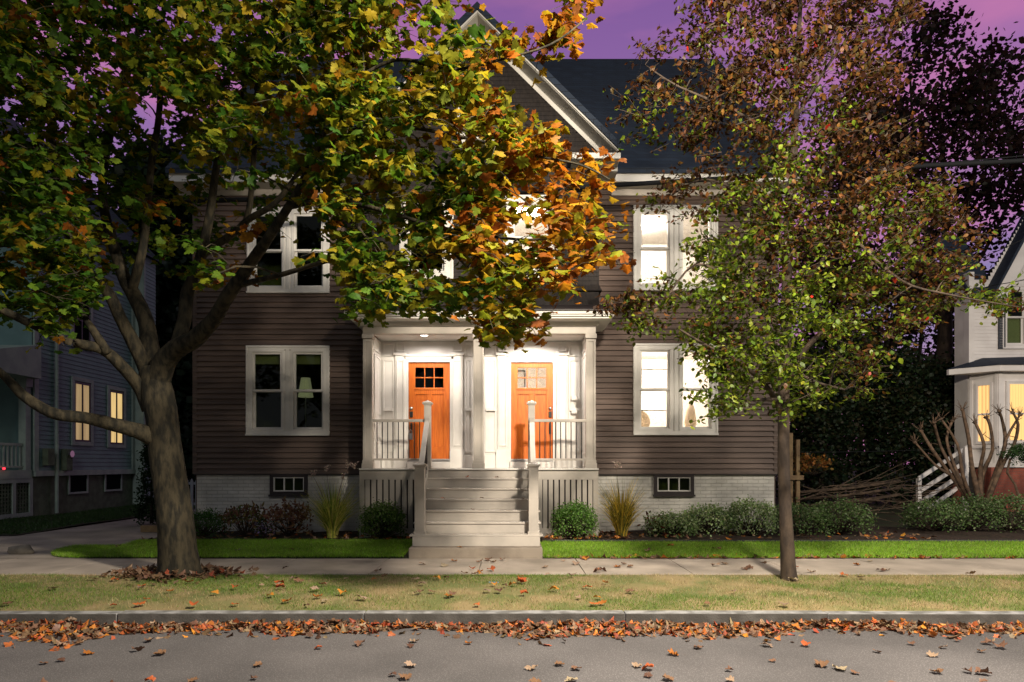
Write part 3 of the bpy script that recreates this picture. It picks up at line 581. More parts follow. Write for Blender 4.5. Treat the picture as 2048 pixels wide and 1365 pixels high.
for xb, xt in ((-1.565, -1.64), (.366, .38)):
    newel(xb, 11.42, .366, 1.60, .165); newel(xt, 13.04, DZ, 2.80, .13)
    r = MB(); A = Vector((xb, 11.5, 1.52)); B_ = Vector((xt, 12.98, 2.46)); hw_ = .035
    for (dz0, dz1, hw_) in ((-.06, 0, .045), (-.93, -.87, .03)):
        q = [(A.y, A.z + dz0), (B_.y, B_.z + dz0), (B_.y, B_.z + dz1), (A.y, A.z + dz1)]
        b0 = len(r.v); r.v += [(A.x - hw_, q[0][0], q[0][1]), (B_.x - hw_, q[1][0], q[1][1]), (B_.x - hw_, q[2][0], q[2][1]), (A.x - hw_, q[3][0], q[3][1]), (A.x + hw_, q[0][0], q[0][1]), (B_.x + hw_, q[1][0], q[1][1]), (B_.x + hw_, q[2][0], q[2][1]), (A.x + hw_, q[3][0], q[3][1])]
        r.f += [tuple(b0 + i for i in z) for z in ((0, 1, 2, 3), (7, 6, 5, 4), (0, 4, 5, 1), (3, 2, 6, 7), (0, 3, 7, 4), (1, 5, 6, 2))]
    ro = r.build('stair_rail', 'taupe', house)
    for i in range(1, 13):
        p = A.lerp(B_, i / 13); MB().tube([(p.x, p.y, p.z - .88), (p.x, p.y, p.z - .05)], .009, 6).build('baluster', 'black', ro)
for (x0, x1) in ((-2.74, -1.70), (.44, 1.46)):
    MB().box(x0, x1, 13.06, 13.11, 1.625, 1.665).build('bottom_rail', 'taupe', house, bevel=.005); ro = MB().box(x0, x1, 13.05, 13.12, 2.375, 2.43).build('porch_rail', 'taupe', house, bevel=.005)
    for i in range(1, 10): xx = x0 + (x1 - x0) * i / 10; MB().tube([(xx, 13.085, 1.66), (xx, 13.085, 2.38)], .010, 6).build('baluster', 'black', ro)
#@@NEIGHBOURS
# ------------------------------------------------------------------ left neighbour
nh = thing('neighbour_house', 'grey-blue clapboard house with railed porch at the far left', 'house', (-13.5, 21, 0))
XL = -13.5
def clapx(y0, y1, z0, z1, x, holes, pitch=.13, lap=.02):
    b = clap(y0, y1, z0, z1, 0, holes, pitch, lap); b.v = [(x - p[1], p[0], p[2]) for p in b.v]; return b
def yx(px, X=XL): return X * F / (px - 1024)
def zz(py, px, X=XL): return CZ - (py - HY) * yx(px, X) / F
LW = [(yx(146), yx(179), zz(884, 162), zz(766, 162)), (yx(217), yx(245), zz(889, 230), zz(783, 230)), (yx(144), yx(178), zz(690, 160), zz(585, 160))]
LB = [(yx(140), yx(174), zz(984, 157), zz(942, 157)), (yx(212), yx(242), zz(979, 228), zz(941, 228))]
clapx(18.9, 23.9, 1.35, 9.0, XL, LW).build('wall', 'paleblue', nh)
clapx(23.9, 24.7, .3, 9.0, XL + .35, []).build('wall', 'paleblue', nh)
def xframe(b, y0, y1, z0, z1, x, w, d=.04):
    for (a, c, e, f_) in ((y0, y0 + w, z0, z1), (y1 - w, y1, z0, z1), (y0 + w, y1 - w, z0, z0 + w), (y0 + w, y1 - w, z1 - w, z1)): b.box(x, x + d, a, c, e, f_)
    return b
b = MB(); b.box(XL, XL + .05, 23.75, 23.93, 1.35, 9); b.box(XL, XL + .05, 18.88, 19.05, 1.35, 9); b.box(XL - .2, XL + .37, 23.93, 24.0, .1, 9); b.box(XL, XL + .07, 18.9, 23.95, 1.2, 1.36); b.build('corner_trim', 'greytrim', nh)
MB().box(XL - 6, XL - .04, 18.95, 23.9, 0, 1.22).build('foundation', 'stone_base', nh)
MB().box(XL - 7, XL - .05, 18.95, 24.6, 1.22, 9).build('inner_core', 'paleblue', nh)
for i, q in enumerate(LW):
    w = xframe(MB(), q[0] - .12, q[1] + .12, q[2] - .12, q[3] + .15, XL + .02, .12).build('window', 'greytrim', nh)
    s = xframe(MB(), q[0], q[1], q[2], q[3], XL + .02, .06, .03); s.box(XL + .02, XL + .05, (q[0] + q[1]) / 2 - .02, (q[0] + q[1]) / 2 + .02, q[2] + .06, q[3] - .06); zm = (q[2] + q[3]) / 2 - .05; s.box(XL + .021, XL + .049, q[0] + .06, q[1] - .06, zm - .03, zm + .03)
    s.build('sash', 'black', w); MB().box(XL + .0, XL + .015, q[0] + .05, q[1] - .05, q[2] + .05, q[3] - .05).build('pane', ('dimroom', 'litroom', 'void')[i], w)
for q in LB:
    w = xframe(MB(), q[0] - .06, q[1] + .06, q[2] - .06, q[3] + .06, XL - .03, .06).build('window', 'greytrim', nh); MB().box(XL - .03, XL - .015, *q).build('pane', 'void', w)
b = MB(); b.prism([(-22, 9), (XL + .5, 9), (XL - 3.8, 13.5)], 'y', 18.6, 25.0); b.build('roof', 'roof', nh)
b = MB(); b.box(-22, XL - .02, 18.86, 18.95, 1.22, 9); b.build('front_wall', 'paleblue', nh)
# porch of the left neighbour
py0 = 16.4; b = MB(); b.box(-19, XL + .25, py0 - .3, 18.86, 3.95, 4.25); b.prism([(py0 - .3, 4.25), (18.86, 4.9), (18.86, 4.25)], 'x', -19, XL + .25); b.build('porch_roof', 'greytrim', nh)
b = MB(); b.box(-19, XL, py0, 18.86, 1.15, 1.38); b.build('porch_floor', 'greytrim', nh)
for y in (py0 + .1, 18.7):
    b = MB(); b.box(XL - .2, XL, y - .1, y + .1, 1.38, 3.95); b.box(XL - .24, XL + .04, y - .13, y + .13, 3.7, 3.95); b.build('porch_column', 'greytrim', nh)
rr = MB(); rr.box(XL - .12, XL - .06, py0, 18.6, 2.05, 2.12); rr.box(XL - .12, XL - .06, py0, 18.6, 1.45, 1.5); ro = rr.build('porch_rail', 'greytrim', nh)
for i in range(16): y = py0 + .15 + i * .15; MB().box(XL - .11, XL - .07, y - .02, y + .02, 1.5, 2.05).build('baluster', 'greytrim', ro)
b = MB(); xframe(b, py0, 18.9, .08, 1.15, XL - .05, .12)
for y in (17.4, 18.2): b.box(XL - .05, XL - .012, y - .06, y + .06, .2, 1.03)
b.build('lattice_frame', 'greytrim', nh)
b = MB()
for i in range(24): y = py0 + .1 + i * .11; b.box(XL - .07, XL - .06, y - .02, y + .02, .1, 1.1)
for i in range(10): z = .15 + i * .1; b.box(XL - .075, XL - .065, py0, 18.9, z - .015, z + .015)
b.build('lattice', 'stone_base', nh)
MB().tube([(XL + .08, 19.75, .1), (XL + .08, 19.75, 7)], .05, 8).build('downpipe', 'greytrim', nh)
MB().box(XL + .03, XL + .2, 19.2, 19.5, 1.5, 2.0).build('meter_box', 'stone_base', nh, bevel=.02); MB().box(XL + .03, XL + .2, 20.0, 20.3, 1.35, 2.0).build('meter_box', 'stone_base', nh, bevel=.02)
MB().tube([(XL + .2, 20.15, 1.85), (XL + .28, 20.15, 1.85)], .1, 14).build('meter_glass', 'steel', nh)
b = MB(); n = 14; cx_, cy_ = XL - .35, 17.6
for i in range(7):
    pass
b.tube([(cx_, cy_, 3.3), (cx_, cy_, 3.1), (cx_ + .02, cy_, 2.8), (cx_, cy_ + .03, 2.45), (cx_, cy_, 2.2)], [.03, .12, .15, .22, .27], 14, .12)
tag(b.build('hanging_cloth', 'cloth', smooth=True), 'white cloth hanging from the porch of the grey house', 'cloth')
tag(MB().tube([(XL + .02, 17.75, 1.43), (XL + .06, 17.75, 1.43)], .03, 10).build('red_lamp', 'redlamp'), 'tiny red light glowing at the edge of the grey porch', 'light')
# ------------------------------------------------------------------ right neighbour
rh = thing('neighbour_house', 'white clapboard house with bay window and red brick base at the far right', 'house', (16, 20, .2))
YR = 20.0; rx = lambda px: (px - 1024) * YR / F; rz = lambda py: CZ - (py - HY) * YR / F
RW = (rx(2009), rx(2050), rz(692), rz(578))
clap(rx(1937), rx(2400), rz(745), rz(560), YR, [RW], .105, .016).build('wall', 'whitehouse', rh)
clap(rx(1937), rx(2400), rz(560), rz(200), YR, [], .105, .016, clip=lambda z: (max(rx(1937), rx(1972) + (z - rz(560)) * .60), rx(2400))).build('gable_wall', 'whitehouse', rh)
MB().box(rx(1937) - .02, rx(1937) + .14, YR - .05, YR + .2, rz(745), rz(545)).build('corner_board', 'whitehouse', rh)
MB().box(rx(1940), rx(2500), YR + .1, YR + .7, .2, rz(560)).build('side_wall', 'whitehouse', rh)
# steep rake board and roof
b = MB(); a0 = (rx(1966), rz(600)); a1 = (rx(2120), rz(315)); b.prism([a0, a1, (a1[0] + .38, a1[1] - .1), (a0[0] + .3, a0[1] - .12)], 'y', YR - .45, YR - .02); b.build('rake_board', 'whitehouse', rh)
b = MB(); b.prism([(a0[0] - .06, a0[1] + .02), (a1[0] - .06, a1[1] + .1), (a1[0], a1[1]), (a0[0] + .0, a0[1])], 'y', YR - .5, YR + .2); b.build('roof', 'roof', rh)
b = MB(); b.prism([(YR - .25, rz(596)), (YR + 1.5, rz(440)), (YR + 1.5, rz(450)), (YR - .25, rz(606))], 'x', rx(1932), rx(1990)); b.build('side_roof', 'roof', rh)
w = casing((RW[0] - .1, RW[1] + .1, RW[2] - .1, RW[3] + .1), YR, 'w', .1).build('window', 'whitehouse', rh)
sash_unit(w, RW[0], RW[1], RW[2], RW[3], YR, 'glassdark', tm='whitehouse'); MB().box(RW[0], RW[1], YR + .1, YR + .12, RW[2] + .9, RW[3]).build('blind', 'cloth', w); MB().box(RW[0], RW[1], YR + .2, YR + .22, RW[2], RW[3]).build('room', 'black', w)
for xx in (rx(2001.5), rx(2062)):
    b = MB().frame(xx - .10, xx + .10, RW[2] - .1, RW[3] + .1, YR - .06, YR - .02, .03)
    z = RW[2] - .06
    while z < RW[3] + .05: b.box(xx - .07, xx + .07, YR - .05, YR - .025, z, z + .035); z += .05
    b.build('shutter', 'shutter', rh)
# bay, ground floor
yb = 19.3; rbx = lambda px: (px - 1024) * yb / F; rbz = lambda py: CZ - (py - HY) * yb / F
bz0, bz1 = rbz(935), rbz(762)
pane1 = (rbx(1957), rbx(1987), rbz(880), rbz(768)); pane2 = (rbx(2020), rbx(2075), rbz(875), rbz(765))
# left canted face goes back to the wall line
ca = (rbx(1996), yb); cb = (rx(1939), YR - .02)
def canted(u, z, off=0):
    dx, dy = ca[0] - cb[0], ca[1] - cb[1]; l = math.hypot(dx, dy); return (cb[0] + dx * u + dy / l * off, cb[1] + dy * u - dx / l * off, z)
def cbox(b, u0, u1, z0, z1, o0, o1):
    k = len(b.v); b.v += [canted(u, z, o) for z in (z0, z1) for o in (o1, o0) for u in (u0, u1)]
    b.f += [tuple(k + i for i in q) for q in ((0, 2, 3, 1), (4, 5, 7, 6), (0, 1, 5, 4), (2, 6, 7, 3), (0, 4, 6, 2), (1, 3, 7, 5))]
b = MB(); cbox(b, 0, 1, bz0, bz1 + .3, -.1, 0); cbox(b, 0, 1, bz0 + .55, bz0 + .62, .0, .05); cbox(b, 0, 1, bz0, bz0 + .12, 0, .03); cbox(b, 0, .1, bz0 + .12, bz1 + .3, 0, .03); cbox(b, .9, 1, bz0 + .12, bz1 + .3, 0, .03)
b.box(ca[0], ca[0] + 4, yb, yb + .1, bz0, bz1 + .3); b.box(ca[0], ca[0] + 4, yb - .05, yb, bz0 + .55, bz0 + .62); b.box(ca[0], ca[0] + .14, yb - .03, yb, bz0, bz1 + .3); b.box(ca[0] + .14, ca[0] + 4, yb - .03, yb, bz0, bz0 + .12)
z = bz0 + .13
while z < bz0 + .53: b.box(ca[0] + .14, ca[0] + 4, yb - .012, yb, z, z + .09); z += .1
bay = b.build('bay', 'whitehouse', rh)
w = MB(); 
for (u0, u1, z0, z1) in ((.24, .32, bz0 + .68, bz1 - .02), (.74, .82, bz0 + .68, bz1 - .02), (.32, .74, bz0 + .68, bz0 + .76), (.32, .74, bz1 - .1, bz1 - .02), (.32, .74, (bz0 + bz1) / 2 + .28, (bz0 + bz1) / 2 + .33)): cbox(w, u0, u1, z0, z1, 0, .05)
w = w.build('window', 'whitehouse', rh); p = MB(); cbox(p, .32, .74, bz0 + .76, bz1 - .1, 0, .012); p.build('pane', 'curtain', w)
w = casing((pane2[0] - .14, pane2[1] + .1, bz0 + .68, bz1), yb, 'w', .1).build('window', 'whitehouse', rh); MB().box(pane2[0] - .02, pane2[1], yb - .035, yb - .028, bz0 + .75, bz1 - .1).build('pane', 'curtain', w)
MB().box(pane2[0] - .03, pane2[1], yb - .05, yb - .036, (bz0 + bz1) / 2 + .27, (bz0 + bz1) / 2 + .32).build('sash', 'whitehouse', w)
b = MB(); e0 = rbz(762) + .25; b.prism([(rbx(1925), 19.9), (rbx(1985), 19.0), (rbx(2250), 19.0), (rbx(2250), 20.0), (rbx(1925), 20.0)], 'z', e0, e0 + .16); b.build('bay_cornice', 'whitehouse', rh)
b = MB(); b.v = [(rbx(1925) - .05, 19.95, e0 + .17), (rbx(1985), 18.95, e0 + .17), (rbx(2250), 18.95, e0 + .17), (rbx(2250), 20.0, e0 + .62), (rbx(2000), 20.0, e0 + .52), (rbx(1925), 20.0, e0 + .17)]; b.f = [(0, 1, 4, 5), (1, 2, 3, 4)]; b.build('bay_roof', 'roof', rh)
MB().box(rbx(1940), rbx(1950), yb + .3, YR + .1, .2, bz0).box(rbx(1985), rbx(2250), yb + .05, YR + .1, .1, bz0 - .003).build('brick_base', 'rbrick', rh)
MB().box(rbx(1950), rbx(1985), YR + .0, YR + .08, .1, bz0).build('crawl_space', 'black', rh)
ss = thing('wooden_stair', 'weathered pale wooden stair with sloping rails beside the white house', 'stairs', (13, 19.5, .2))
for i, (a, c) in enumerate((((1838, 958), (1938, 893)), ((1838, 985), (1938, 920)), ((1845, 1003), (1938, 940)), ((1855, 1020), (1942, 958)))):
    A = P(a[0], a[1], 18.6 + i * .25); B_ = P(c[0], c[1], 19.3 + .25 * i); b = MB(); k = .06
    b.v = [(p.x, p.y + y, p.z + z) for p in (A, B_) for y in (0, .06) for z in (-k, k)]; b.f = [(0, 1, 3, 2), (4, 6, 7, 5), (0, 4, 5, 1), (2, 3, 7, 6), (0, 2, 6, 4), (1, 5, 7, 3)]; b.build('stair_rail', 'timber' if i > 3 else 'whitehouse', ss)
for a, c in (((1842, 958), 1040), ((1936, 893), 990)):
    A = P(a[0], a[1], 18.7); MB().box(A.x - .05, A.x + .05, 18.75, 18.85, .2, A.z).build('stair_post', 'whitehouse', ss)
# ------------------------------------------------------------------ picket fence
pf = thing('picket_fence', 'white picket fence behind the left corner of the brown house', 'fence', (-9, 19.5, .02))
b = MB(); b.box(-9.7, -7.0, 19.52, 19.56, .35, .42); b.box(-9.7, -7.0, 19.52, 19.56, .95, 1.02); b.build('rail', 'navytrim', pf); b = MB()
for i in range(19): xx = -9.65 + i * .145; b.prism([(xx, .1), (xx + .08, .1), (xx + .08, 1.05), (xx + .04, 1.13), (xx, 1.05)], 'y', 19.49, 19.515)
b.build('pickets', 'navytrim', pf)
#@@TREES
# ------------------------------------------------------------------ trees
def limb3(pts):   # (px, py, Y, width_px) -> points, radii
    return [P(a, b_, y) for a, b_, y, w in pts], [w * y / F / 2 for a, b_, y, w in pts]
def smoothpath(pts, rad, n=4):
    P2, R2 = [], []
    for i in range(len(pts) - 1):
        p0 = pts[max(i - 1, 0)]; p1 = pts[i]; p2 = pts[i + 1]; p3 = pts[min(i + 2, len(pts) - 1)]
        for k in range(n):
            t = k / n; P2.append(.5 * ((2 * p1) + (p2 - p0) * t + (2 * p0 - 5 * p1 + 4 * p2 - p3) * t * t + (3 * p1 - p0 - 3 * p2 + p3) * t ** 3)); R2.append(rad[i] * (1 - t) + rad[i + 1] * t)
    P2.append(pts[-1]); R2.append(rad[-1]); return P2, R2
def grow_tree(root, limbs, clusters, barkm, k=9, wob=.05, tw0=.012, trunk_n=1):
    """limbs: list of px polylines, first = trunk.  clusters: 3D points. returns twig tips"""
    nodes = []; t = MB()
    for i, l in enumerate(limbs):
        pts, rad = smoothpath(*limb3(l)); t.tube(pts, rad, 14 if i < trunk_n else k, wob)
        if i >= trunk_n: nodes += [(p, r) for p, r in zip(pts, rad)]
        else: nodes += [(p, r) for p, r in list(zip(pts, rad))[-3:]]
    t.build('trunk', barkm, root, smooth=True)
    tw = MB(); NP = np.array([tuple(p) for p, r in nodes]); NR = [r for p, r in nodes]
    base = np.mean(NP, 0)
    order = sorted(range(len(clusters)), key=lambda i: min(np.linalg.norm(NP - np.array(clusters[i]), axis=1)))
    for i in order:
        c = np.array(clusters[i]); d = np.linalg.norm(NP - c, axis=1) + .5 * np.maximum(0, NP[:, 2] - c[2]); j = int(np.argmin(d)); a = NP[j]
        L_ = np.linalg.norm(c - a)
        if L_ < .05: continue
        m = max(3, int(L_ / .25)); r0 = min(NR[j] * .7, .006 + .007 * L_ + .004); pts = []
        off = rng.normal(0, .05 * L_, 3)
        for q in range(m + 1):
            s = q / m; p = a * (1 - s) + c * s + off * math.sin(math.pi * s) + np.array([0, 0, .08 * L_ * math.sin(math.pi * s)]); pts.append(Vector(p))
        rad = [r0 * (1 - .65 * q / m) for q in range(m + 1)]
        tw.tube(pts, rad, 5); NP = np.vstack([NP, [tuple(p) for p in pts[1:]]]); NR += rad[1:]
    return tw
def poly_clusters(poly, n, yf, holes=(), dens=None):
    xs = [p[0] for p in poly]; ys = [p[1] for p in poly]; out_ = []
    while len(out_) < n:
        x = random.uniform(min(xs), max(xs)); y = random.uniform(min(ys), max(ys))
        if not inpoly(x, y, poly) or any(((x - h[0]) / h[2]) ** 2 + ((y - h[1]) / h[3]) ** 2 < 1 for h in holes): continue
        if dens and random.random() > dens(x, y): continue
        out_.append((x, y, yf(x, y)))
    return out_
MP = thing('maple_tree', 'large street maple with thick leaning trunk and green to orange leaves', 'tree', tuple(P(360, 1146, 9.3)))
mlimbs = [
 [(362, 1156, 9.3, 92), (360, 1135, 9.3, 79), (352, 1060, 9.3, 68), (340, 960, 9.3, 63), (327, 860, 9.3, 60), (314, 785, 9.3, 60), (306, 735, 9.3, 50)],
 [(312, 800, 9.3, 40), (322, 740, 9.25, 46), (350, 700, 9.1, 40), (389, 678, 8.9, 34), (428, 640, 8.7, 30), (450, 600, 8.5, 27), (482, 555, 8.3, 25), (516, 505, 8.1, 22), (551, 455, 7.9, 19), (592, 389, 7.6, 16), (625, 320, 7.4, 13), (660, 240, 7.2, 10), (690, 150, 7.0, 7)],
 [(355, 696, 9.1, 30), (368, 640, 9.2, 27), (374, 590, 9.3, 25), (387, 555, 9.3, 22), (403, 508, 9.3, 20), (420, 430, 9.2, 17), (434, 327, 9.1, 14), (458, 255, 9.0, 12), (482, 200, 8.9, 9), (500, 120, 8.8, 6)],
 [(398, 515, 9.3, 17), (430, 492, 9.1, 15), (470, 465, 8.9, 14), (500, 437, 8.7, 13), (551, 406, 8.5, 11), (606, 334, 8.3, 9), (650, 280, 8.1, 6)],
 [(482, 470, 8.9, 12), (498, 420, 8.8, 12), (504, 361, 8.7, 11), (510, 275, 8.6, 10), (513, 190, 8.5, 10), (537, 114, 8.4, 9), (568, 79, 8.3, 8), (606, 0, 8.2, 6), (640, -70, 8.1, 4)],
 [(512, 180, 8.5, 8), (500, 80, 8.6, 7), (488, -20, 8.7, 5)],
 [(306, 760, 9.3, 40), (300, 700, 9.4, 36), (292, 645, 9.5, 31), (266, 588, 9.6, 28), (246, 550, 9.7, 25), (224, 480, 9.8, 20), (206, 400, 9.9, 17), (212, 300, 10.0, 17), (240, 200, 10.1, 14), (268, 100, 10.2, 11), (285, 0, 10.3, 8), (290, -80, 10.3, 6)],
 [(262, 585, 9.6, 20), (285, 500, 9.4, 16), (295, 413, 9.3, 15), (303, 327, 9.2, 13), (317, 241, 9.2, 12), (320, 155, 9.1, 11), (308, 62, 9.0, 9), (298, -30, 9.0, 7)],
 [(292, 740, 9.3, 30), (266, 684, 9.1, 26), (240, 635, 9.0, 24), (218, 590, 8.9, 22), (186, 555, 8.8, 20), (150, 500, 8.6, 17), (120, 420, 8.5, 18), (108, 320, 8.4, 14), (100, 220, 8.3, 11), (105, 100, 8.2, 8)],
 [(300, 820, 9.3, 32), (280, 775, 9.2, 27), (245, 735, 9.0, 24), (205, 700, 8.8, 21), (150, 686, 8.5, 18), (114, 674, 8.3, 16), (52, 643, 8.0, 17), (0, 619, 7.8, 14), (-60, 590, 7.6, 10)],
 [(215, 706, 8.8, 20), (193, 672, 8.7, 16), (172, 639, 8.7, 12), (162, 615, 8.7, 8), (150, 560, 8.7, 6)],
 [(318, 880, 9.3, 44), (275, 862, 9.1, 32), (230, 850, 8.9, 27), (170, 836, 8.7, 24), (110, 828, 8.5, 23), (60, 802, 8.4, 21), (28, 772, 8.3, 18), (0, 745, 8.2, 15), (-50, 700, 7.8, 12)],
 [(470, 572, 8.4, 14), (534, 557, 8.1, 11), (585, 543, 7.9, 10), (637, 527, 7.7, 9), (700, 515, 7.5, 7), (760, 520, 7.3, 5)],
 [(575, 415, 7.8, 12), (660, 400, 7.5, 10), (760, 420, 7.2, 9), (860, 450, 7.0, 7), (960, 470, 6.8, 6), (1060, 480, 6.6, 5), (1150, 470, 6.5, 3)],
 [(635, 300, 7.4, 10), (740, 250, 7.1, 9), (850, 260, 6.9, 7), (950, 280, 6.7, 6), (1060, 310, 6.5, 5), (1160, 330, 6.4, 4), (1220, 360, 6.4, 3)],
 [(680, 180, 7.0, 7), (790, 120, 6.8, 7), (900, 140, 6.6, 6), (1000, 120, 6.4, 5), (1100, 90, 6.3, 4), (1170, 40, 6.3, 3)],
 [(860, 450, 7.0, 6), (920, 520, 6.8, 5), (980, 580, 6.6, 4), (1040, 640, 6.5, 3)],
 [(690, 420, 7.4, 7), (750, 500, 7.2, 5), (800, 570, 7.0, 4)],
]
mpoly = [(-140, -140), (940, -140), (925, 20), (895, 50), (935, 85), (1010, 75), (1080, 50), (1110, 65), (1170, -10), (1185, 10), (1150, 80), (1090, 115), (1015, 120), (985, 165), (1040, 255), (1110, 275), (1170, 305), (1215, 300), (1230, 325), (1205, 370), (1180, 400), (1215, 450), (1230, 495), (1200, 515), (1170, 530), (1150, 560), (1085, 565), (1060, 600), (1075, 650), (1060, 680), (1000, 665), (940, 640), (860, 620), (740, 620), (712, 595), (720, 555), (662, 530), (655, 470), (690, 430), (640, 425), (590, 400), (545, 470), (530, 520), (480, 565), (440, 590), (425, 555), (385, 535), (345, 560), (310, 530), (200, 545), (130, 660), (90, 660), (60, 620), (-140, 640)]
mholes = [(335, 35, 30, 50), (312, 255, 26, 48), (350, 270, 25, 25), (880, 85, 30, 28), (1052, 445, 32, 52), (690, 362, 30, 24), (958, 265, 26, 26), (610, 500, 45, 30), (370, 330, 18, 30), (960, 10, 30, 30), (380, 440, 22, 30), (180, 250, 20, 16), (770, 60, 16, 14), (560, 360, 16, 14)]
def my(x, y):
    if 190 < x < 620 and 230 < y < 620 and random.random() < .75: return random.uniform(9.5, 11.2)
    f = min(1, max(0, (x - 250) / 800)); base = 8.6 - 1.1 * f; return base + random.uniform(-1.5, 1.7 - .9 * f)
mc = poly_clusters(mpoly, 1420, my, mholes, lambda x, y: (.72 if x > 760 else (.45 if 190 < x < 700 and y > 300 else .95)) * (.75 + .35 * math.sin(x * .021 + 1.7 * math.sin(y * .019))))
mc3 = [P(*c) for c in mc]
tw = grow_tree(MP, mlimbs, mc3, 'bark', wob=.045)
def mcol(px, py, n):
    t = .08 + min(.9, max(0, (px - 860) / 360)) + .05 * (px > 600) - .10 * (px < 450) + .16 * math.sin(px * .017 + py * .023) + .14 * math.sin(px * .041 - py * .013) + random.gauss(0, .10)
    if 470 < px < 620 and 460 < py < 600: t += .75
    if py < 200: t = t * .7 + .08
    if py > 560: t -= .25
    g = [(.036, .095, .007), (.062, .135, .009), (.10, .17, .010)]; yl = [(.20, .195, .010), (.28, .205, .010), (.15, .18, .010)]; og = [(.33, .14, .008), (.30, .092, .007), (.20, .062, .008), (.40, .19, .010)]
    wg = max(0, .62 - t * 1.6); wy = max(.12, .85 - abs(t - .3)); wo = max(.02, t * 1.15 - .20)
    wy *= .45 if px < 330 else 1
    return palette(g + yl + og, n, [wg] * 3 + [wy] * 3 + [wo] * 4)
VV, TT, CC = [], [], []; nb = 0
def addleaves(res):
    global nb
    V, T, c = res; VV.append(V); TT.append(T + nb); CC.append(c); nb += len(V)
def flush(name, m, parent):
    global nb
    o = raw(name, np.vstack(VV), np.vstack(TT), np.vstack(CC), m, parent); VV.clear(); TT.clear(); CC.clear(); nb = 0; return o
for (x, y, Y), c in zip(mc, mc3):
    n = random.randint(17, 28); c = np.array(c); nt_ = 4; pos = []
    for q in range(nt_):
        a = rng.uniform(0, 2 * np.pi); l = rng.uniform(.12, .33); e = c + np.array([math.cos(a) * l, math.sin(a) * l, rng.uniform(-.20, .12)])
        tw.tube([Vector(c), Vector((c + e) / 2 + [0, 0, .03]), Vector(e)], [.005, .004, .002], 4)
        for s in np.linspace(.3, 1.05, n // nt_): pos.append(c * (1 - s) + e * s + rng.normal(0, .045, 3))
    pos = np.array(pos); addleaves(leaves(pos, rng.uniform(.06, .115, len(pos)), mcol(x, y, len(pos)), MAPLE, (.0, 1.1), .35, .45))
crown = flush('crown', 'leaf', MP); tw.build('twigs', 'bark', MP)
# ---- pear tree on the right
PT = thing('pear_tree', 'slim young street tree with small green and dark red leaves right of centre', 'tree', tuple(P(1578, 1160, 9.0)))
plimbs = [
 [(1580, 1168, 9.0, 38), (1577, 1140, 9.0, 30), (1572, 1050, 9.0, 25), (1568, 950, 9.0, 23), (1567, 850, 9.0, 22), (1568, 740, 9.0, 22), (1573, 640, 9.0, 21), (1574, 540, 9.0, 20), (1580, 430, 9.0, 18), (1588, 300, 9.0, 15), (1592, 180, 9.0, 12), (1598, 60, 9.0, 9), (1604, -60, 9.0, 6)],
 [(1566, 830, 9.0, 14), (1530, 770, 8.8, 10), (1470, 720, 8.5, 8), (1410, 690, 8.3, 6), (1360, 660, 8.2, 4)],
 [(1567, 770, 9.0, 12), (1610, 700, 9.2, 11), (1670, 640, 9.4, 9), (1740, 580, 9.6, 7), (1810, 540, 9.8, 4)],
 [(1570, 690, 9.0, 12), (1530, 620, 8.9, 9), (1460, 560, 8.6, 7), (1390, 530, 8.4, 5), (1330, 600, 8.3, 3)],
 [(1572, 640, 9.0, 11), (1630, 540, 8.8, 9), (1700, 470, 8.6, 7), (1790, 430, 8.5, 5), (1880, 420, 8.4, 3)],
 [(1577, 520, 9.0, 11), (1540, 440, 9.2, 8), (1470, 380, 9.4, 6), (1400, 360, 9.5, 4), (1330, 400, 9.5, 3)],
 [(1580, 440, 9.0, 10), (1640, 350, 9.2, 8), (1700, 260, 9.3, 6), (1760, 200, 9.4, 4)],
 [(1586, 330, 9.0, 10), (1530, 260, 8.8, 8), (1440, 210, 8.6, 6), (1350, 170, 8.5, 4), (1290, 130, 8.5, 2)],
 [(1590, 240, 9.0, 8), (1650, 140, 8.9, 6), (1720, 40, 8.8, 4), (1760, -40, 8.8, 3)],
 [(1592, 190, 9.0, 8), (1540, 100, 9.1, 6), (1470, 20, 9.2, 4), (1430, -50, 9.2, 2)],
 [(1567, 800, 9.0, 10), (1520, 800, 8.5, 7), (1450, 800, 8.2, 5)],
 [(1700, 470, 8.6, 6), (1800, 560, 8.2, 5), (1900, 590, 8.0, 4), (2040, 615, 7.8, 2)],
 [(1567, 720, 9.0, 10), (1620, 760, 8.7, 7), (1690, 780, 8.5, 4)],
]
ppoly = [(1385, -100), (1860, -100), (1825, 40), (1790, 110), (1775, 220), (1830, 330), (1890, 380), (1950, 420), (1945, 540), (1890, 570), (2040, 598), (2048, 630), (1930, 605), (1840, 640), (1790, 690), (1750, 740), (1730, 790), (1650, 790), (1600, 835), (1470, 830), (1400, 800), (1385, 740), (1355, 745), (1360, 700), (1280, 665), (1210, 610), (1290, 600), (1330, 555), (1390, 540), (1370, 490), (1440, 470), (1430, 440), (1300, 430), (1310, 390), (1350, 340), (1300, 290), (1235, 260), (1225, 215), (1265, 185), (1285, 95), (1350, 90), (1390, 40)]
pholes = [(1320, 135, 22, 30), (1440, 120, 26, 26), (1700, 520, 14, 20), (1480, 300, 16, 26), (1640, 620, 14, 18), (1760, 300, 20, 14), (1500, 640, 20, 26), (1660, 90, 14, 14), (1410, 300, 22, 22)]
pc = poly_clusters(ppoly, 1280, lambda x, y: 9.0 + random.uniform(-1.5, 1.5) * (1 - .4 * abs(x - 1590) / 420), pholes, lambda x, y: (.5 if x < 1400 else 1) * (.6 + .4 * math.sin(x * .045 + 2 * math.sin(y * .03))))
pc += [(random.uniform(1380, 1400) + 60 * random.random(), random.uniform(690, 840), 8.2) for _ in range(12)] + [(random.uniform(1200, 1290), random.uniform(596, 622), 8.2) for _ in range(10)]
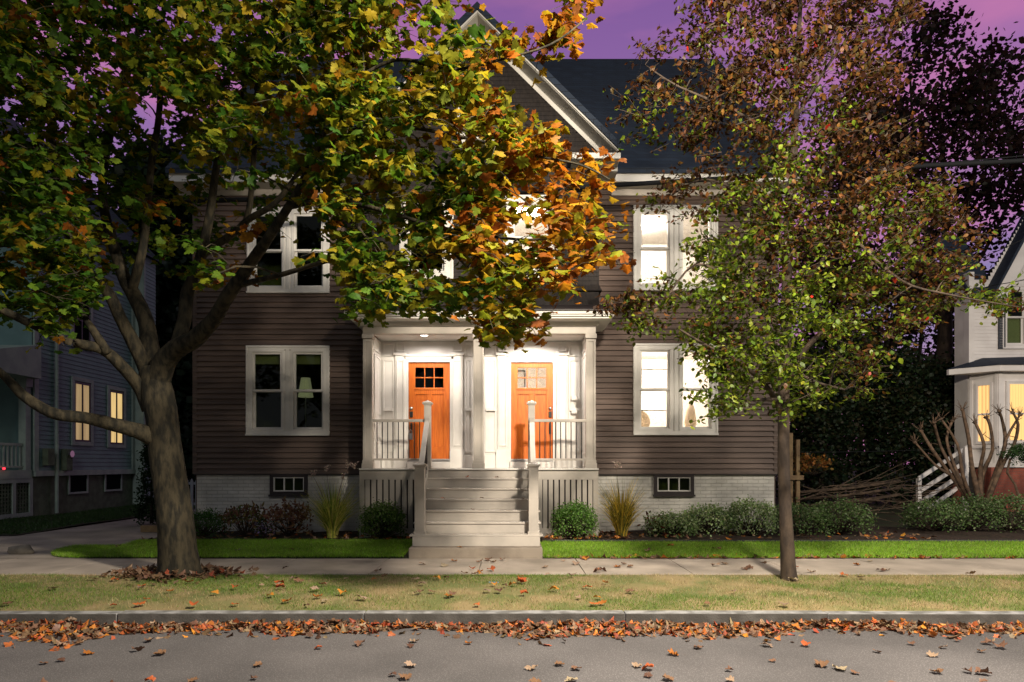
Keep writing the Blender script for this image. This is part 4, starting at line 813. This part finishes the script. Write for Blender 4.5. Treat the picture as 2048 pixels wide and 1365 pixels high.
pc3 = [P(*c) for c in pc]; tw = grow_tree(PT, plimbs, pc3, 'bark2', 7, .03)
def pcol(px, py, n):
    t = (620 - py) / 500 + .25 * math.sin(px * .02 + py * .015) + (.35 if px > 1680 else 0) + random.gauss(0, .12)
    if px < 1330 and 560 < py < 640: t += .6
    g = [(.10, .145, .008), (.145, .18, .012), (.06, .10, .008)]; br = [(.060, .024, .009), (.085, .030, .009), (.035, .014, .008), (.13, .055, .010), (.065, .045, .009)]; rd = [(.30, .02, .01)]
    wg = max(.04, .9 - t * .95); wb = max(.05, t * .9 + .05); return palette(g + br + rd, n, [wg] * 3 + [wb * .7] * 5 + [.007])
for (x, y, Y), c in zip(pc, pc3):
    n = random.randint(20, 34); c = np.array(c); pos = []
    for q in range(3):
        a = rng.uniform(0, 2 * np.pi); l = rng.uniform(.15, .36); e = c + np.array([math.cos(a) * l, math.sin(a) * l, rng.uniform(-.12, .22)])
        tw.tube([Vector(c), Vector(e)], [.004, .002], 4)
        for s in np.linspace(.1, 1.05, n // 3): pos.append(c * (1 - s) + e * s + rng.normal(0, .035, 3))
    pos = np.array(pos); addleaves(leaves(pos, rng.uniform(.052, .088, len(pos)), pcol(x, y, len(pos)), PEAR, (.2, 1.3), .35, .55))
flush('crown', 'leafp', PT); tw.build('twigs', 'bark2', PT)
# ---- background trees
def bgtree(name, label, poly, Y, base_px, n, pal, size, limbs, cluster=.7, per=60, holes=(), dy=2.2, cat='tree'):
    root = thing(name, label, cat, (P(base_px, 1000, Y).x, Y, .1)); cs = poly_clusters(poly, n, lambda x, y: Y + random.uniform(-dy, dy), holes); c3 = [P(*c) for c in cs]
    tw = grow_tree(root, limbs, c3, 'bark2', 6, .03)
    for c in c3:
        k = int(per * random.uniform(.6, 1.3)); pos = np.array(c) + rng.normal(0, cluster * .45, (k, 3)) * [1, 1, .8]
        addleaves(leaves(pos, rng.uniform(.6, 1.2, k) * size, palette(pal, k), QUAD, (-.5, 1.2), .2, 1.2))
    flush('crown', 'leafp', root); tw.build('twigs', 'bark2', root); return root
bgtree('broad_tree', 'tall dark reddish tree rising behind the white house on the right', [(1640, 330), (1720, 220), (1790, 190), (1800, 120), (1850, 55), (1890, 30), (1950, 70), (1985, 60), (2030, 110), (2048, 180), (2100, 200), (2100, 420), (2000, 470), (1960, 520), (1900, 640), (1780, 690), (1660, 660), (1620, 520)], 25, 1880, 250,
       [(.035, .016, .014), (.05, .02, .015), (.025, .025, .014), (.06, .03, .018)], .21,
       [[(1880, 1000, 25, 34), (1885, 800, 25, 30), (1890, 650, 25, 26), (1880, 560, 25, 22)], [(1880, 600, 25, 18), (1850, 450, 25, 12), (1830, 300, 25, 8), (1820, 150, 25, 4)], [(1885, 600, 25, 16), (1930, 430, 25, 11), (1960, 280, 25, 7), (1980, 120, 25, 4)], [(1885, 560, 25, 12), (1890, 400, 25, 9), (1880, 250, 25, 6), (1890, 90, 25, 3)], [(1890, 650, 25, 12), (1800, 560, 25, 9), (1720, 480, 25, 6), (1660, 400, 25, 4)], [(1890, 620, 25, 12), (1970, 500, 25, 8), (2030, 380, 25, 5)]],
       1.0, 75, [(1760, 330, 24, 20), (2000, 200, 20, 30), (1820, 480, 24, 40), (1900, 330, 16, 60), (1700, 560, 26, 20), (1780, 590, 20, 30), (1860, 560, 18, 30)])
bgtree('woodland_tree', 'thin dark tree standing between the brown and white houses', [(1590, 420), (1680, 540), (1760, 560), (1840, 540), (1900, 560), (1940, 640), (1940, 860), (1590, 860)], 30, 1740, 210, [(.03, .035, .014), (.045, .03, .016), (.02, .025, .012)], .24,
       [[(1740, 1000, 30, 20), (1740, 800, 30, 17), (1735, 640, 30, 12)], [(1740, 760, 30, 10), (1790, 640, 30, 7), (1830, 540, 30, 4)], [(1738, 720, 30, 10), (1690, 620, 30, 7), (1660, 520, 30, 4)], [(1838, 980, 30, 14), (1836, 760, 30, 10), (1850, 600, 30, 5)]], 1.0, 60, [(1700, 640, 30, 50), (1860, 640, 26, 50), (1790, 620, 24, 40)])
bgtree('background_tree', 'dark tree glimpsed between the grey house and the brown house', [(250, 330), (330, 290), (420, 330), (430, 1000), (250, 1000)], 30, 345, 300, [(.010, .024, .012), (.016, .03, .014)], .40, [[(345, 1000, 30, 20), (345, 700, 30, 16), (345, 500, 30, 9), (345, 340, 30, 4)]], 1.0, 80, [(315, 440, 14, 24), (350, 300, 20, 24)])
# tall evergreen screen behind the right yard
def leafmass(root, pts, size, pal, per, spread, shape=QUAD, mname='leafp', name='foliage', droop=(-.8, 1.0)):
    for c in pts:
        k = int(per * random.uniform(.7, 1.3)); pos = np.array(c) + rng.normal(0, spread, (k, 3)); addleaves(leaves(pos, rng.uniform(.6, 1.2, k) * size, palette(pal, k), shape, droop, .2, 1.2))
    return flush(name, mname, root)
for i, (px, top, wd, Y, lab) in enumerate(((1588, 700, 55, 25, 'dark evergreen seen close behind the slim street tree trunk'), (1640, 720, 60, 21, 'dark evergreen screen tree nearest the brown house'), (1720, 680, 70, 23, 'tallest dark evergreen in the screen right of the brown house'), (1800, 720, 70, 22, 'dark evergreen in the middle of the screen right of the brown house'), (1880, 740, 60, 23, 'dark evergreen screen tree nearest the white house'))):
    B_ = P(px, 1010, Y); ztop = P(px, top, Y).z; root = thing('evergreen_tree', lab, 'tree', (B_.x, Y, .15), 'evergreens screening the right yard'); pts = []; w_ = wd * Y / F
    for _ in range(150):
        t = random.random() ** .8; a = random.uniform(0, 6.28); r = w_ * (1 - .75 * t ** 2.2) * random.uniform(.5, 1.0); pts.append((B_.x + math.cos(a) * r, Y + math.sin(a) * r, .4 + t * (ztop - .4)))
    leafmass(root, pts, .13, [(.012, .028, .012), (.02, .035, .012), (.03, .03, .012)], 70, .28); MB().tube([(B_.x, Y, .1), (B_.x, Y, ztop - .5)], [.14, .03], 8).build('trunk', 'bark2', root)
# ---- garden plants
def shrub(name, label, px, py, Y, rx_, rz_, size, pal, n, shape=QUAD, cat='shrub', group=None, per=12, droop=(-1.2, .6), spread=.05, mname='leafp', stemc='bark2', flat=1):
    c = P(px, py, Y); z0 = .14; root = thing(name, label, cat, (c.x, Y, z0), group); pts = []; st = MB()
    for _ in range(n):
        a = random.uniform(0, 6.28); b_ = random.uniform(-.35, 1) ; r = random.uniform(.55, 1.02) ** .6; zc = z0 + rz_ * .95
        q = (c.x + math.cos(a) * math.sqrt(max(0, 1 - max(b_, 0) ** 2)) * rx_ * r, Y + math.sin(a) * math.sqrt(max(0, 1 - max(b_, 0) ** 2)) * rx_ * r * flat, zc + b_ * rz_ * r * (1 if b_ > 0 else 2.2))
        pts.append(q)
        if random.random() < .3: st.tube([(c.x + random.uniform(-.05, .05), Y, z0), ((c.x + q[0]) / 2, (Y + q[1]) / 2, z0 + (q[2] - z0) * .45), q], [.009, .007, .003], 4)
    leafmass(root, pts, size, pal, per, spread, shape, mname, droop=droop); st.build('stems', stemc, root); return root
BOX = [(.06, .13, .02), (.10, .18, .035), (.17, .25, .08)]
shrub('boxwood_shrub', 'round dark boxwood bush left of the front steps', 765, 1060, 12.75, .40, .34, .035, BOX, 330, per=13)
shrub('boxwood_shrub', 'round bright green boxwood bush right of the front steps', 1150, 1058, 12.7, .40, .34, .035, [(.10, .24, .03), (.15, .32, .05), (.26, .40, .14)], 330, per=13)
shrub('juniper_shrub', 'low bright green shrub just right of the maple trunk', 405, 1050, 12.9, .42, .26, .05, [(.04, .12, .02), (.07, .16, .03)], 260, LANCE, per=11)
HY_ = [(.20, .10, .06), (.14, .07, .05), (.24, .18, .06), (.10, .14, .04)]
shrub('hydrangea', 'bronze leaved shrub on the left below the basement wall', 490, 1047, 13.1, .42, .30, .11, HY_, 130, LANCE, per=5, droop=(-1.3, .2))
shrub('hydrangea', 'bronze leaved shrub on the right beside the tall plumed grass', 578, 1045, 13.1, .42, .33, .11, [(.24, .11, .07), (.18, .08, .05), (.28, .17, .08)], 130, LANCE, per=5, droop=(-1.3, .2))
shrub('flowering_plant', 'small low plant with pale purple flowers between two bronze shrubs', 527, 1055, 12.8, .16, .14, .045, [(.35, .25, .45), (.03, .06, .02), (.03, .07, .02), (.10, .05, .06)], 60, per=5)
shrub('red_plant', 'small red leaved plant beside the yellow ornamental grass', 1310, 1035, 13.3, .22, .20, .13, [(.22, .05, .03), (.14, .05, .03), (.10, .08, .03)], 26, LANCE, per=3)
PG = [(.26, .36, .15), (.18, .28, .09), (.42, .50, .28)]
DG = [(.08, .15, .04), (.10, .17, .05), (.16, .20, .10)]
for i, (px, Y, rx_, rz_, pal, lab) in enumerate(((1345, 13.3, .5, .20, PG, 'lowest pale green mound shrub beside the yellow ornamental grass'), (1415, 13.4, .55, .28, PG, 'pale green mound shrub below the right basement window'), (1500, 13.3, .5, .34, PG, 'taller pale green mound shrub just left of the young tree trunk'), (1600, 13.4, .55, .30, DG, 'dull green mound shrub just right of the young tree trunk'), (1680, 13.5, .6, .34, DG, 'dull green mound shrub in front of the brush pile'), (1870, 14.0, .6, .32, DG, 'dark green low shrub below the sloping stair rails'), (1945, 14.2, .6, .36, DG, 'dark green low shrub at the foot of the pruned bare shrub'), (2020, 14.2, .6, .38, DG, 'dark green low shrub at the right edge below the brick base'))):
    shrub('mound_shrub', lab, px, 1045, Y, rx_, rz_, .045, pal, 300, per=9, cat='shrub', group='low shrubs along the right bed', spread=.06)
def grassclump(name, label, px, Y, h, w, cols, plumes):
    c = P(px, 1060, Y); root = thing(name, label, 'ornamental grass', (c.x, Y, .14)); V = []; T = []; Cc = []
    for i in range(760):
        a = random.uniform(0, 6.28); r0 = random.uniform(0, .09); L_ = h * random.uniform(.5, 1.05); sp_ = w * random.uniform(.15, 1.1); col = np.array(random.choice(cols)) * random.uniform(.7, 1.25); dr = random.uniform(.0, .55)
        wv = np.array([-math.sin(a), math.cos(a), 0]) if random.random() < .5 else np.array([1, 0, 0]); k = len(V) ; m = 6
        for q in range(m + 1):
            s = q / m; p = np.array([c.x + math.cos(a) * (r0 + sp_ * s ** 1.7), Y + math.sin(a) * (r0 + sp_ * s ** 1.7), .14 + L_ * (s - dr * s ** 3)]); ww = .009 * (1 - .85 * s); V += [p - wv * ww, p + wv * ww]; Cc += [col, col]
        for q in range(m): b_ = k + 2 * q; T.append((b_, b_ + 1, b_ + 3, b_ + 2))
    raw('blades', np.array(V), np.array(T), np.array(Cc), 'grass', root)
    for (dx, dz_) in plumes:
        tip = Vector((c.x + dx, Y - .05, .14 + dz_)); b = MB(); b.tube([(c.x, Y, .14), (c.x + dx * .35, Y, .14 + dz_ * .55), (c.x + dx * .8, Y - .03, .14 + dz_ * .88), tuple(tip)], [.004, .004, .003, .002], 5); s = b.build('plume_stem', 'twig', root)
        pos = []; 
        for q in range(9):
            a = random.uniform(0, 6.28); e = tip + Vector((math.cos(a) * .07 + .03, math.sin(a) * .07, -.02 - .014 * q + .06)); p0 = tip + Vector((0, 0, -.012 * q)); pos += [(p0 * (1 - t) + e * t)[:] for t in np.linspace(.1, 1, 9)]
        pos = np.array(pos); V_, T_, c_ = leaves(pos, .040, palette([(.70, .56, .48), (.55, .42, .36)], len(pos)), LANCE, (-1.3, -.2), .1, 1.5); raw('plume', V_, T_, c_, 'dryleaf', s)
YG = [(.58, .56, .10), (.42, .46, .09), (.70, .60, .18), (.22, .32, .05)]
grassclump('ornamental_grass', 'tall green gold grass clump with feathery plumes left of the porch', 665, 12.9, 1.15, .62, YG, [(-.40, 1.25), (-.12, 1.35), (.30, 1.42), (.42, 1.40), (.22, 1.2)])
grassclump('ornamental_grass', 'yellow ornamental grass clump right of the porch', 1243, 12.9, 1.15, .48, [(.80, .56, .07), (.66, .44, .06), (.34, .30, .06), (.16, .18, .04)], [(-.12, 1.42)])
# arborvitae behind the maple trunk
c = P(303, 1040, 17); ar = thing('columnar_evergreen', 'narrow dark evergreen column just left of the maple trunk', 'tree', (c.x, 17, .1)); pts = []
for _ in range(120): t = random.random(); a = random.uniform(0, 6.28); r = .26 * (1 - .8 * t ** 2); pts.append((c.x + math.cos(a) * r, 17 + math.sin(a) * r, .15 + t * 2.0))
leafmass(ar, pts, .06, [(.015, .04, .012), (.02, .05, .015)], 40, .07); MB().tube([(c.x, 17, .05), (c.x, 17, 1.9)], [.05, .01], 6).build('trunk', 'bark2', ar)
# pollarded shrub
def pollard(name, label, Y, stems):
    b0 = P(stems[0][0][0], stems[0][0][1], Y); root = thing(name, label, 'shrub', (b0.x, Y, .2)); b = MB()
    for st_ in stems:
        pts, rad = smoothpath([P(x, y, Y + random.uniform(-.25, .25) * (i > 0)) for i, (x, y, w) in enumerate(st_)], [w * .72 * Y / F / 2 for x, y, w in st_], 3); b.tube(pts, rad, 7, .1); tip = pts[-1]; b.tube([tip - Vector((0, 0, .04)), tip, tip + Vector((0, 0, .03))], [.03, .055, .03], 7, .2)
        for _ in range(8):
            d = Vector((random.gauss(0, .09), random.gauss(0, .09), random.uniform(.05, .26))); b.tube([tip, tip + d], [.010, .004], 4)
        for _ in range(3):
            k = random.randrange(len(pts) // 2, len(pts)); d = Vector((random.gauss(0, .12), random.gauss(0, .12), random.uniform(.05, .2))); b.tube([pts[k], pts[k] + d], [.012, .006], 5)
    b.build('branches', 'twig', root, smooth=True)
pollard('pruned_shrub', 'bare knobbly pruned shrub leaning left in front of the stair', 16.5, [[(1945, 1010, 13), (1900, 950, 10), (1865, 900, 9), (1842, 862, 7)], [(1945, 1010, 12), (1908, 945, 9), (1880, 890, 8), (1868, 845, 7)], [(1942, 1008, 11), (1912, 940, 9), (1893, 880, 7), (1905, 842, 6)], [(1945, 1005, 11), (1925, 950, 9), (1915, 890, 7), (1882, 838, 6)], [(1900, 950, 8), (1870, 930, 6), (1830, 885, 5)]])
pollard('pruned_shrub', 'tall bare knobbly pruned shrub in front of the bay window', 16.8, [[(1962, 1015, 16), (1945, 940, 12), (1938, 880, 10), (1925, 820, 8)], [(1962, 1015, 15), (1965, 950, 12), (1985, 900, 9), (1980, 850, 8), (1972, 835, 7)], [(1962, 1015, 15), (1960, 940, 11), (1968, 890, 9), (1950, 845, 7)], [(1970, 1015, 16), (1990, 950, 12), (2010, 890, 10), (2005, 845, 8), (1998, 822, 7)], [(1970, 1015, 14), (2000, 940, 11), (2028, 890, 9), (2036, 850, 7), (2025, 825, 6)], [(2000, 940, 8), (2012, 880, 7), (2040, 830, 5)]])
# cloud-pruned pine at the edge
pr = thing('small_pine', 'small cloud pruned pine at the right edge before the brick base', 'tree', (P(2040, 1000, 16.5).x, 16.5, .2))
MB().tube([P(2043, 1010, 16.5), P(2030, 970, 16.5), P(2014, 945, 16.5), P(2020, 920, 16.5), P(2035, 905, 16.5)], [.04, .03, .03, .03, .02], 6).build('trunk', 'twig', pr)
leafmass(pr, [tuple(P(random.gauss(2042, 17), random.gauss(906, 9), 16.5 + random.gauss(0, .2))) for _ in range(60)], .07, [(.03, .08, .02), (.05, .11, .03)], 26, .05, LANCE)
# brush pile and old sticks behind the right bed
bp = MB()
for _ in range(70):
    a = P(random.uniform(1590, 1830), random.uniform(965, 1030), random.uniform(14.6, 16)); an = random.gauss(.12, .5); l = random.uniform(.4, 1.6); d = Vector((math.cos(an) * l, random.uniform(-.3, .3), math.sin(an) * l * .6)); bp.tube([a, a + d * .5 + Vector((0, 0, random.gauss(0, .04))), a + d], [.010, .008, .003], 5)
tag(bp.build('brush_pile', 'deadwood'), 'tangled pile of brown cut branches behind the right shrubs', 'brush pile', kind='stuff')
wp = thing('wooden_post', 'old orange brown timber posts behind the slim tree trunk', 'post', (P(1590, 1000, 15).x, 15, .1))
MB().box(P(1578, 0, 15).x, P(1586, 0, 15).x, 15, 15.1, .1, 2.25).build('post', 'timber', wp); MB().box(P(1593, 0, 15).x, P(1600, 0, 15).x, 15, 15.1, .1, 2.1).build('post', 'timber', wp); MB().box(P(1574, 0, 15).x, P(1606, 0, 15).x, 14.95, 15, 1.2, 1.3).build('crossbar', 'timber', wp)
for i in range(3):
    a = P(1600, 985 + i * 14, 15.2); c = P(1800, 962 + i * 14, 15.5); b = MB(); b.tube([a, (a + c) / 2 + Vector((0, 0, -.04)), c], .035, 6, .1); tag(b.build('fallen_pole', 'deadwood', smooth=True), ('topmost', 'middle', 'lowest')[i] + ' of the three long brown poles lying on the brush pile', 'pole', 'long poles on the brush pile')
# small shrub turned orange behind the slim trunk
shrub('orange_shrub', 'small shrub with orange autumn leaves right of the slim trunk', 1625, 890, 15.2, .38, .24, .075, [(.40, .16, .03), (.30, .12, .03), (.22, .14, .03)], 70, per=5).location.z = 1.3
# ------------------------------------------------------------------ cables
def cable(lab, pts, r):
    p, q = smoothpath([P(*a) for a in pts], [r] * len(pts), 6); tag(MB().tube(p, r, 6).build('overhead_cable', 'wire', smooth=True), lab, 'cable')
cable('thick black overhead cable crossing behind the right tree crown', [(2150, 314, 11.7), (2048, 322, 12.0), (1850, 332, 12.2), (1600, 348, 12.5), (1240, 370, 12.9), (900, 388, 13.0), (400, 402, 12.4), (-80, 410, 11.8)], .045)
cable('thin cable just above the thick overhead cable', [(2150, 300, 11.7), (2048, 312, 12.0), (1850, 329, 12.2), (1600, 345, 12.5)], .010)
cable('thin wire slanting down in front of the white house gable', [(2150, 420, 14), (2048, 478, 14), (1900, 545, 15), (1700, 640, 17)], .009)
cable('pale thin wire sloping over the white house bay', [(2150, 530, 14), (2048, 560, 14), (1930, 590, 15), (1750, 690, 17)], .009)
cable('upper thin wire meeting the white house gable', [(2150, 400, 16), (2048, 430, 16), (1930, 500, 17), (1780, 570, 19)], .012)
cable('thin wire strung low across the dark right yard', [(1600, 905, 14.8), (1720, 904, 15.5), (1850, 900, 17), (1900, 897, 18)], .008)
#@@LEAVES
# ------------------------------------------------------------------ fallen leaves
BR = [(.18, .11, .065), (.12, .065, .04), (.24, .16, .10)]; OR = [(.42, .14, .03), (.36, .095, .03), (.50, .20, .03)]; RD = [(.28, .06, .03)]
protos = []
for kind, pal in (('brown', BR), ('orange', OR), ('pale', [(.32, .24, .165), (.27, .19, .13)])):
    for v in range(4):
        V, T, c = leaves(np.zeros((1, 3)), 1.0, palette(pal, 1), MAPLE, (-.15, .1), .0, .15, np.array([random.uniform(0, 6.28)]))
        cu = random.uniform(.3, 1.0); r = np.linalg.norm(V[:, :2], axis=1); cen = V.mean(0); q = V - cen; a = random.uniform(0, 3.14); u = q[:, 0] * math.cos(a) + q[:, 1] * math.sin(a); V = q.copy(); V[:, 2] = cu * .9 * u ** 2 + rng.normal(0, .07, len(V)) + .35 * cu * (q[:, 0] * math.sin(a) - q[:, 1] * math.cos(a)) ** 2 * random.choice((-1, 1)); V[:, 0] *= (1 - .2 * cu * .5); V[:, 2] -= V[:, 2].min() - .01
        me_o = raw('maple_leaf', V, T, c, 'dryleaf'); C.objects.unlink(me_o); protos.append((kind, me_o.data)); bpy.data.objects.remove(me_o)
def drop(kind, p, s, label, group):
    me = random.choice([m for k, m in protos if k == kind]); o = bpy.data.objects.new('fallen_leaf', me); C.objects.link(o); o.location = p; o.rotation_euler = (random.gauss(0, .15), random.gauss(0, .15), random.uniform(0, 6.28)); o.scale = (s, s, s * random.uniform(.7, 1.1)); tag(o, label, 'leaf', group)
def scatter(n, x0, x1, y0, y1, zf, where, mix, s0=.06, s1=.115, bias=None):
    names = {'brown': 'dry brown leaf', 'orange': 'bright orange leaf', 'pale': 'pale curled leaf'}
    for _ in range(n):
        k = random.choices(('brown', 'orange', 'pale'), mix)[0]; x = random.uniform(x0, x1); y = random.uniform(y0, y1)
        if bias: x, y = bias(x, y)
        zn = 'before the large maple' if x < -3 else ('left of the front steps' if x < -1.7 else ('in front of the steps' if x < .5 else ('between the steps and the slim tree' if x < 3.2 else 'right of the slim tree')))
        drop(k, (x, y, zf(x, y) + .012), random.uniform(s0, s1), names[k] + ' ' + where + ' ' + zn, k + ' leaves ' + where + ' ' + zn)
scatter(60, -4.2, 4.6, 5.0, 6.4, lambda x, y: -.13, 'on the grey road', (6, 1, 2), .05, .105)
scatter(70, -5.6, 1.2, 7.2, 9.3, lambda x, y: verge_z(x, y) + .02, 'on the patchy grass strip', (3, 4, 2))
scatter(8, 1.2, 6.5, 7.2, 9.3, lambda x, y: verge_z(x, y) + .02, 'on the patchy grass strip', (3, 2, 2))
scatter(34, -3.5, 6, 9.5, 10.93, lambda x, y: .012, 'on the concrete sidewalk', (3, 3, 2), .07, .12)
scatter(16, -7, 4, 11.1, 12.1, lambda x, y: .08, 'on the green front lawn', (2, 2, 2), .07, .12)
for (px, n, k) in ((935, 1, 'orange'), (994, 1, 'pale'), (886, 3, 'orange'), (963, 3, 'pale'), (1046, 3, 'brown'), (946, 4, 'brown'), (919, 7, 'orange')):
    y = 13.0 - .286 * n + .05 if n < 7 else 11.0; z = DZ - .184 * n + .01 if n < 7 else .19; drop(k, ((px - 1024) * y / F, y, z), .07, 'small dry leaf resting on a stair tread', 'leaves on the stair treads')
# gutter drift (uncountable)
def drift(name, label, n, fx, pal, w, s0=.032, s1=.078, seedh=.07):
    pos = np.array([fx() for _ in range(n)]); V, T, c = leaves(pos, rng.uniform(s0, s1, n), palette(pal, n, w), MAPLE, (-.4, .4), .7, .5); V[:, 2] = np.maximum(V[:, 2], pos[:, 2].min() - .01)
    tag(raw(name, V, T, c, 'dryleaf'), label, 'leaves', kind='stuff')
def gx_():
    x = random.uniform(-7, 7); wd = (.30 + .13 * math.sin(x * 1.3) + .11 * math.sin(x * 3.1 + 1) + .06 * math.sin(x * 7.7)) * (1.9 if x < -4.1 else 1) * (.5 if -4.0 < x < -2.7 else 1); t = random.random() ** random.choice((1, 1.5, 2))
    return (x, 6.95 - wd * t - (.0 if random.random() > .08 else random.uniform(0, .3)), -.125 + .055 * (1 - t) * random.random() * (1 + .4 * math.sin(x * 2.3)))
drift('gutter_leaves', 'thick drift of orange and brown fallen leaves in the gutter along the kerb', 5200, gx_, OR + BR + RD, [1.6, 1.5, .8, 3.6, 4, 2.2, 1.2])
tb = P(360, 1146, 9.3)
def tx_(): a = random.uniform(0, 6.28); r = .30 + abs(random.gauss(0, .22)); return (tb.x + math.cos(a) * r * 1.4, tb.y + math.sin(a) * r * .8 - .05, .03 + max(0, .10 - .12 * (r - .3)) * random.random())
drift('trunk_leaves', 'brown leaves heaped around the foot of the large maple', 330, tx_, BR + RD, [2, 4, 1, .7], .045, .09)
def bx_(): x = random.uniform(.6, 9.5); return (x, random.choice((10.99, 12.25, 11.0)) + random.gauss(0, .07), .03 + (.1 if random.random() > .5 else 0))
drift('lawn_edge_leaves', 'thin line of leaf litter along the edges of the right lawn', 260, lambda: (random.uniform(.6, 9.5), 10.98 + random.gauss(0, .05), .035), OR + BR, [2, 2, 1, 3, 3, 2], .05, .10)
drift('bed_leaves', 'scattered leaf litter in the planting beds before the house', 420, lambda: (random.choice((random.uniform(-6.8, -1.8), random.uniform(.55, 2.2), random.uniform(2, 8))), random.uniform(12.3, 13.6), .18), BR + OR, [3, 3, 2, 1, 1, 1], .05, .10)
tag(MB().box(-.30, -.17, 8.55, 8.60, .035, .05).build('litter', 'blue', bevel=.004), 'flat scrap of blue plastic litter on the grass strip', 'litter')
st_ = P(50, 1112, 11.6); b = MB(); b.tube([(st_.x - .22, 11.5, .05), (st_.x - .15, 11.5, .07), (st_.x + .1, 11.5, .08), (st_.x + .22, 11.5, .04)], [.02, .09, .10, .02], 8, .15); tag(b.build('garden_stone', 'stone', smooth=True), 'flat rounded stone at the corner of the driveway', 'stone')
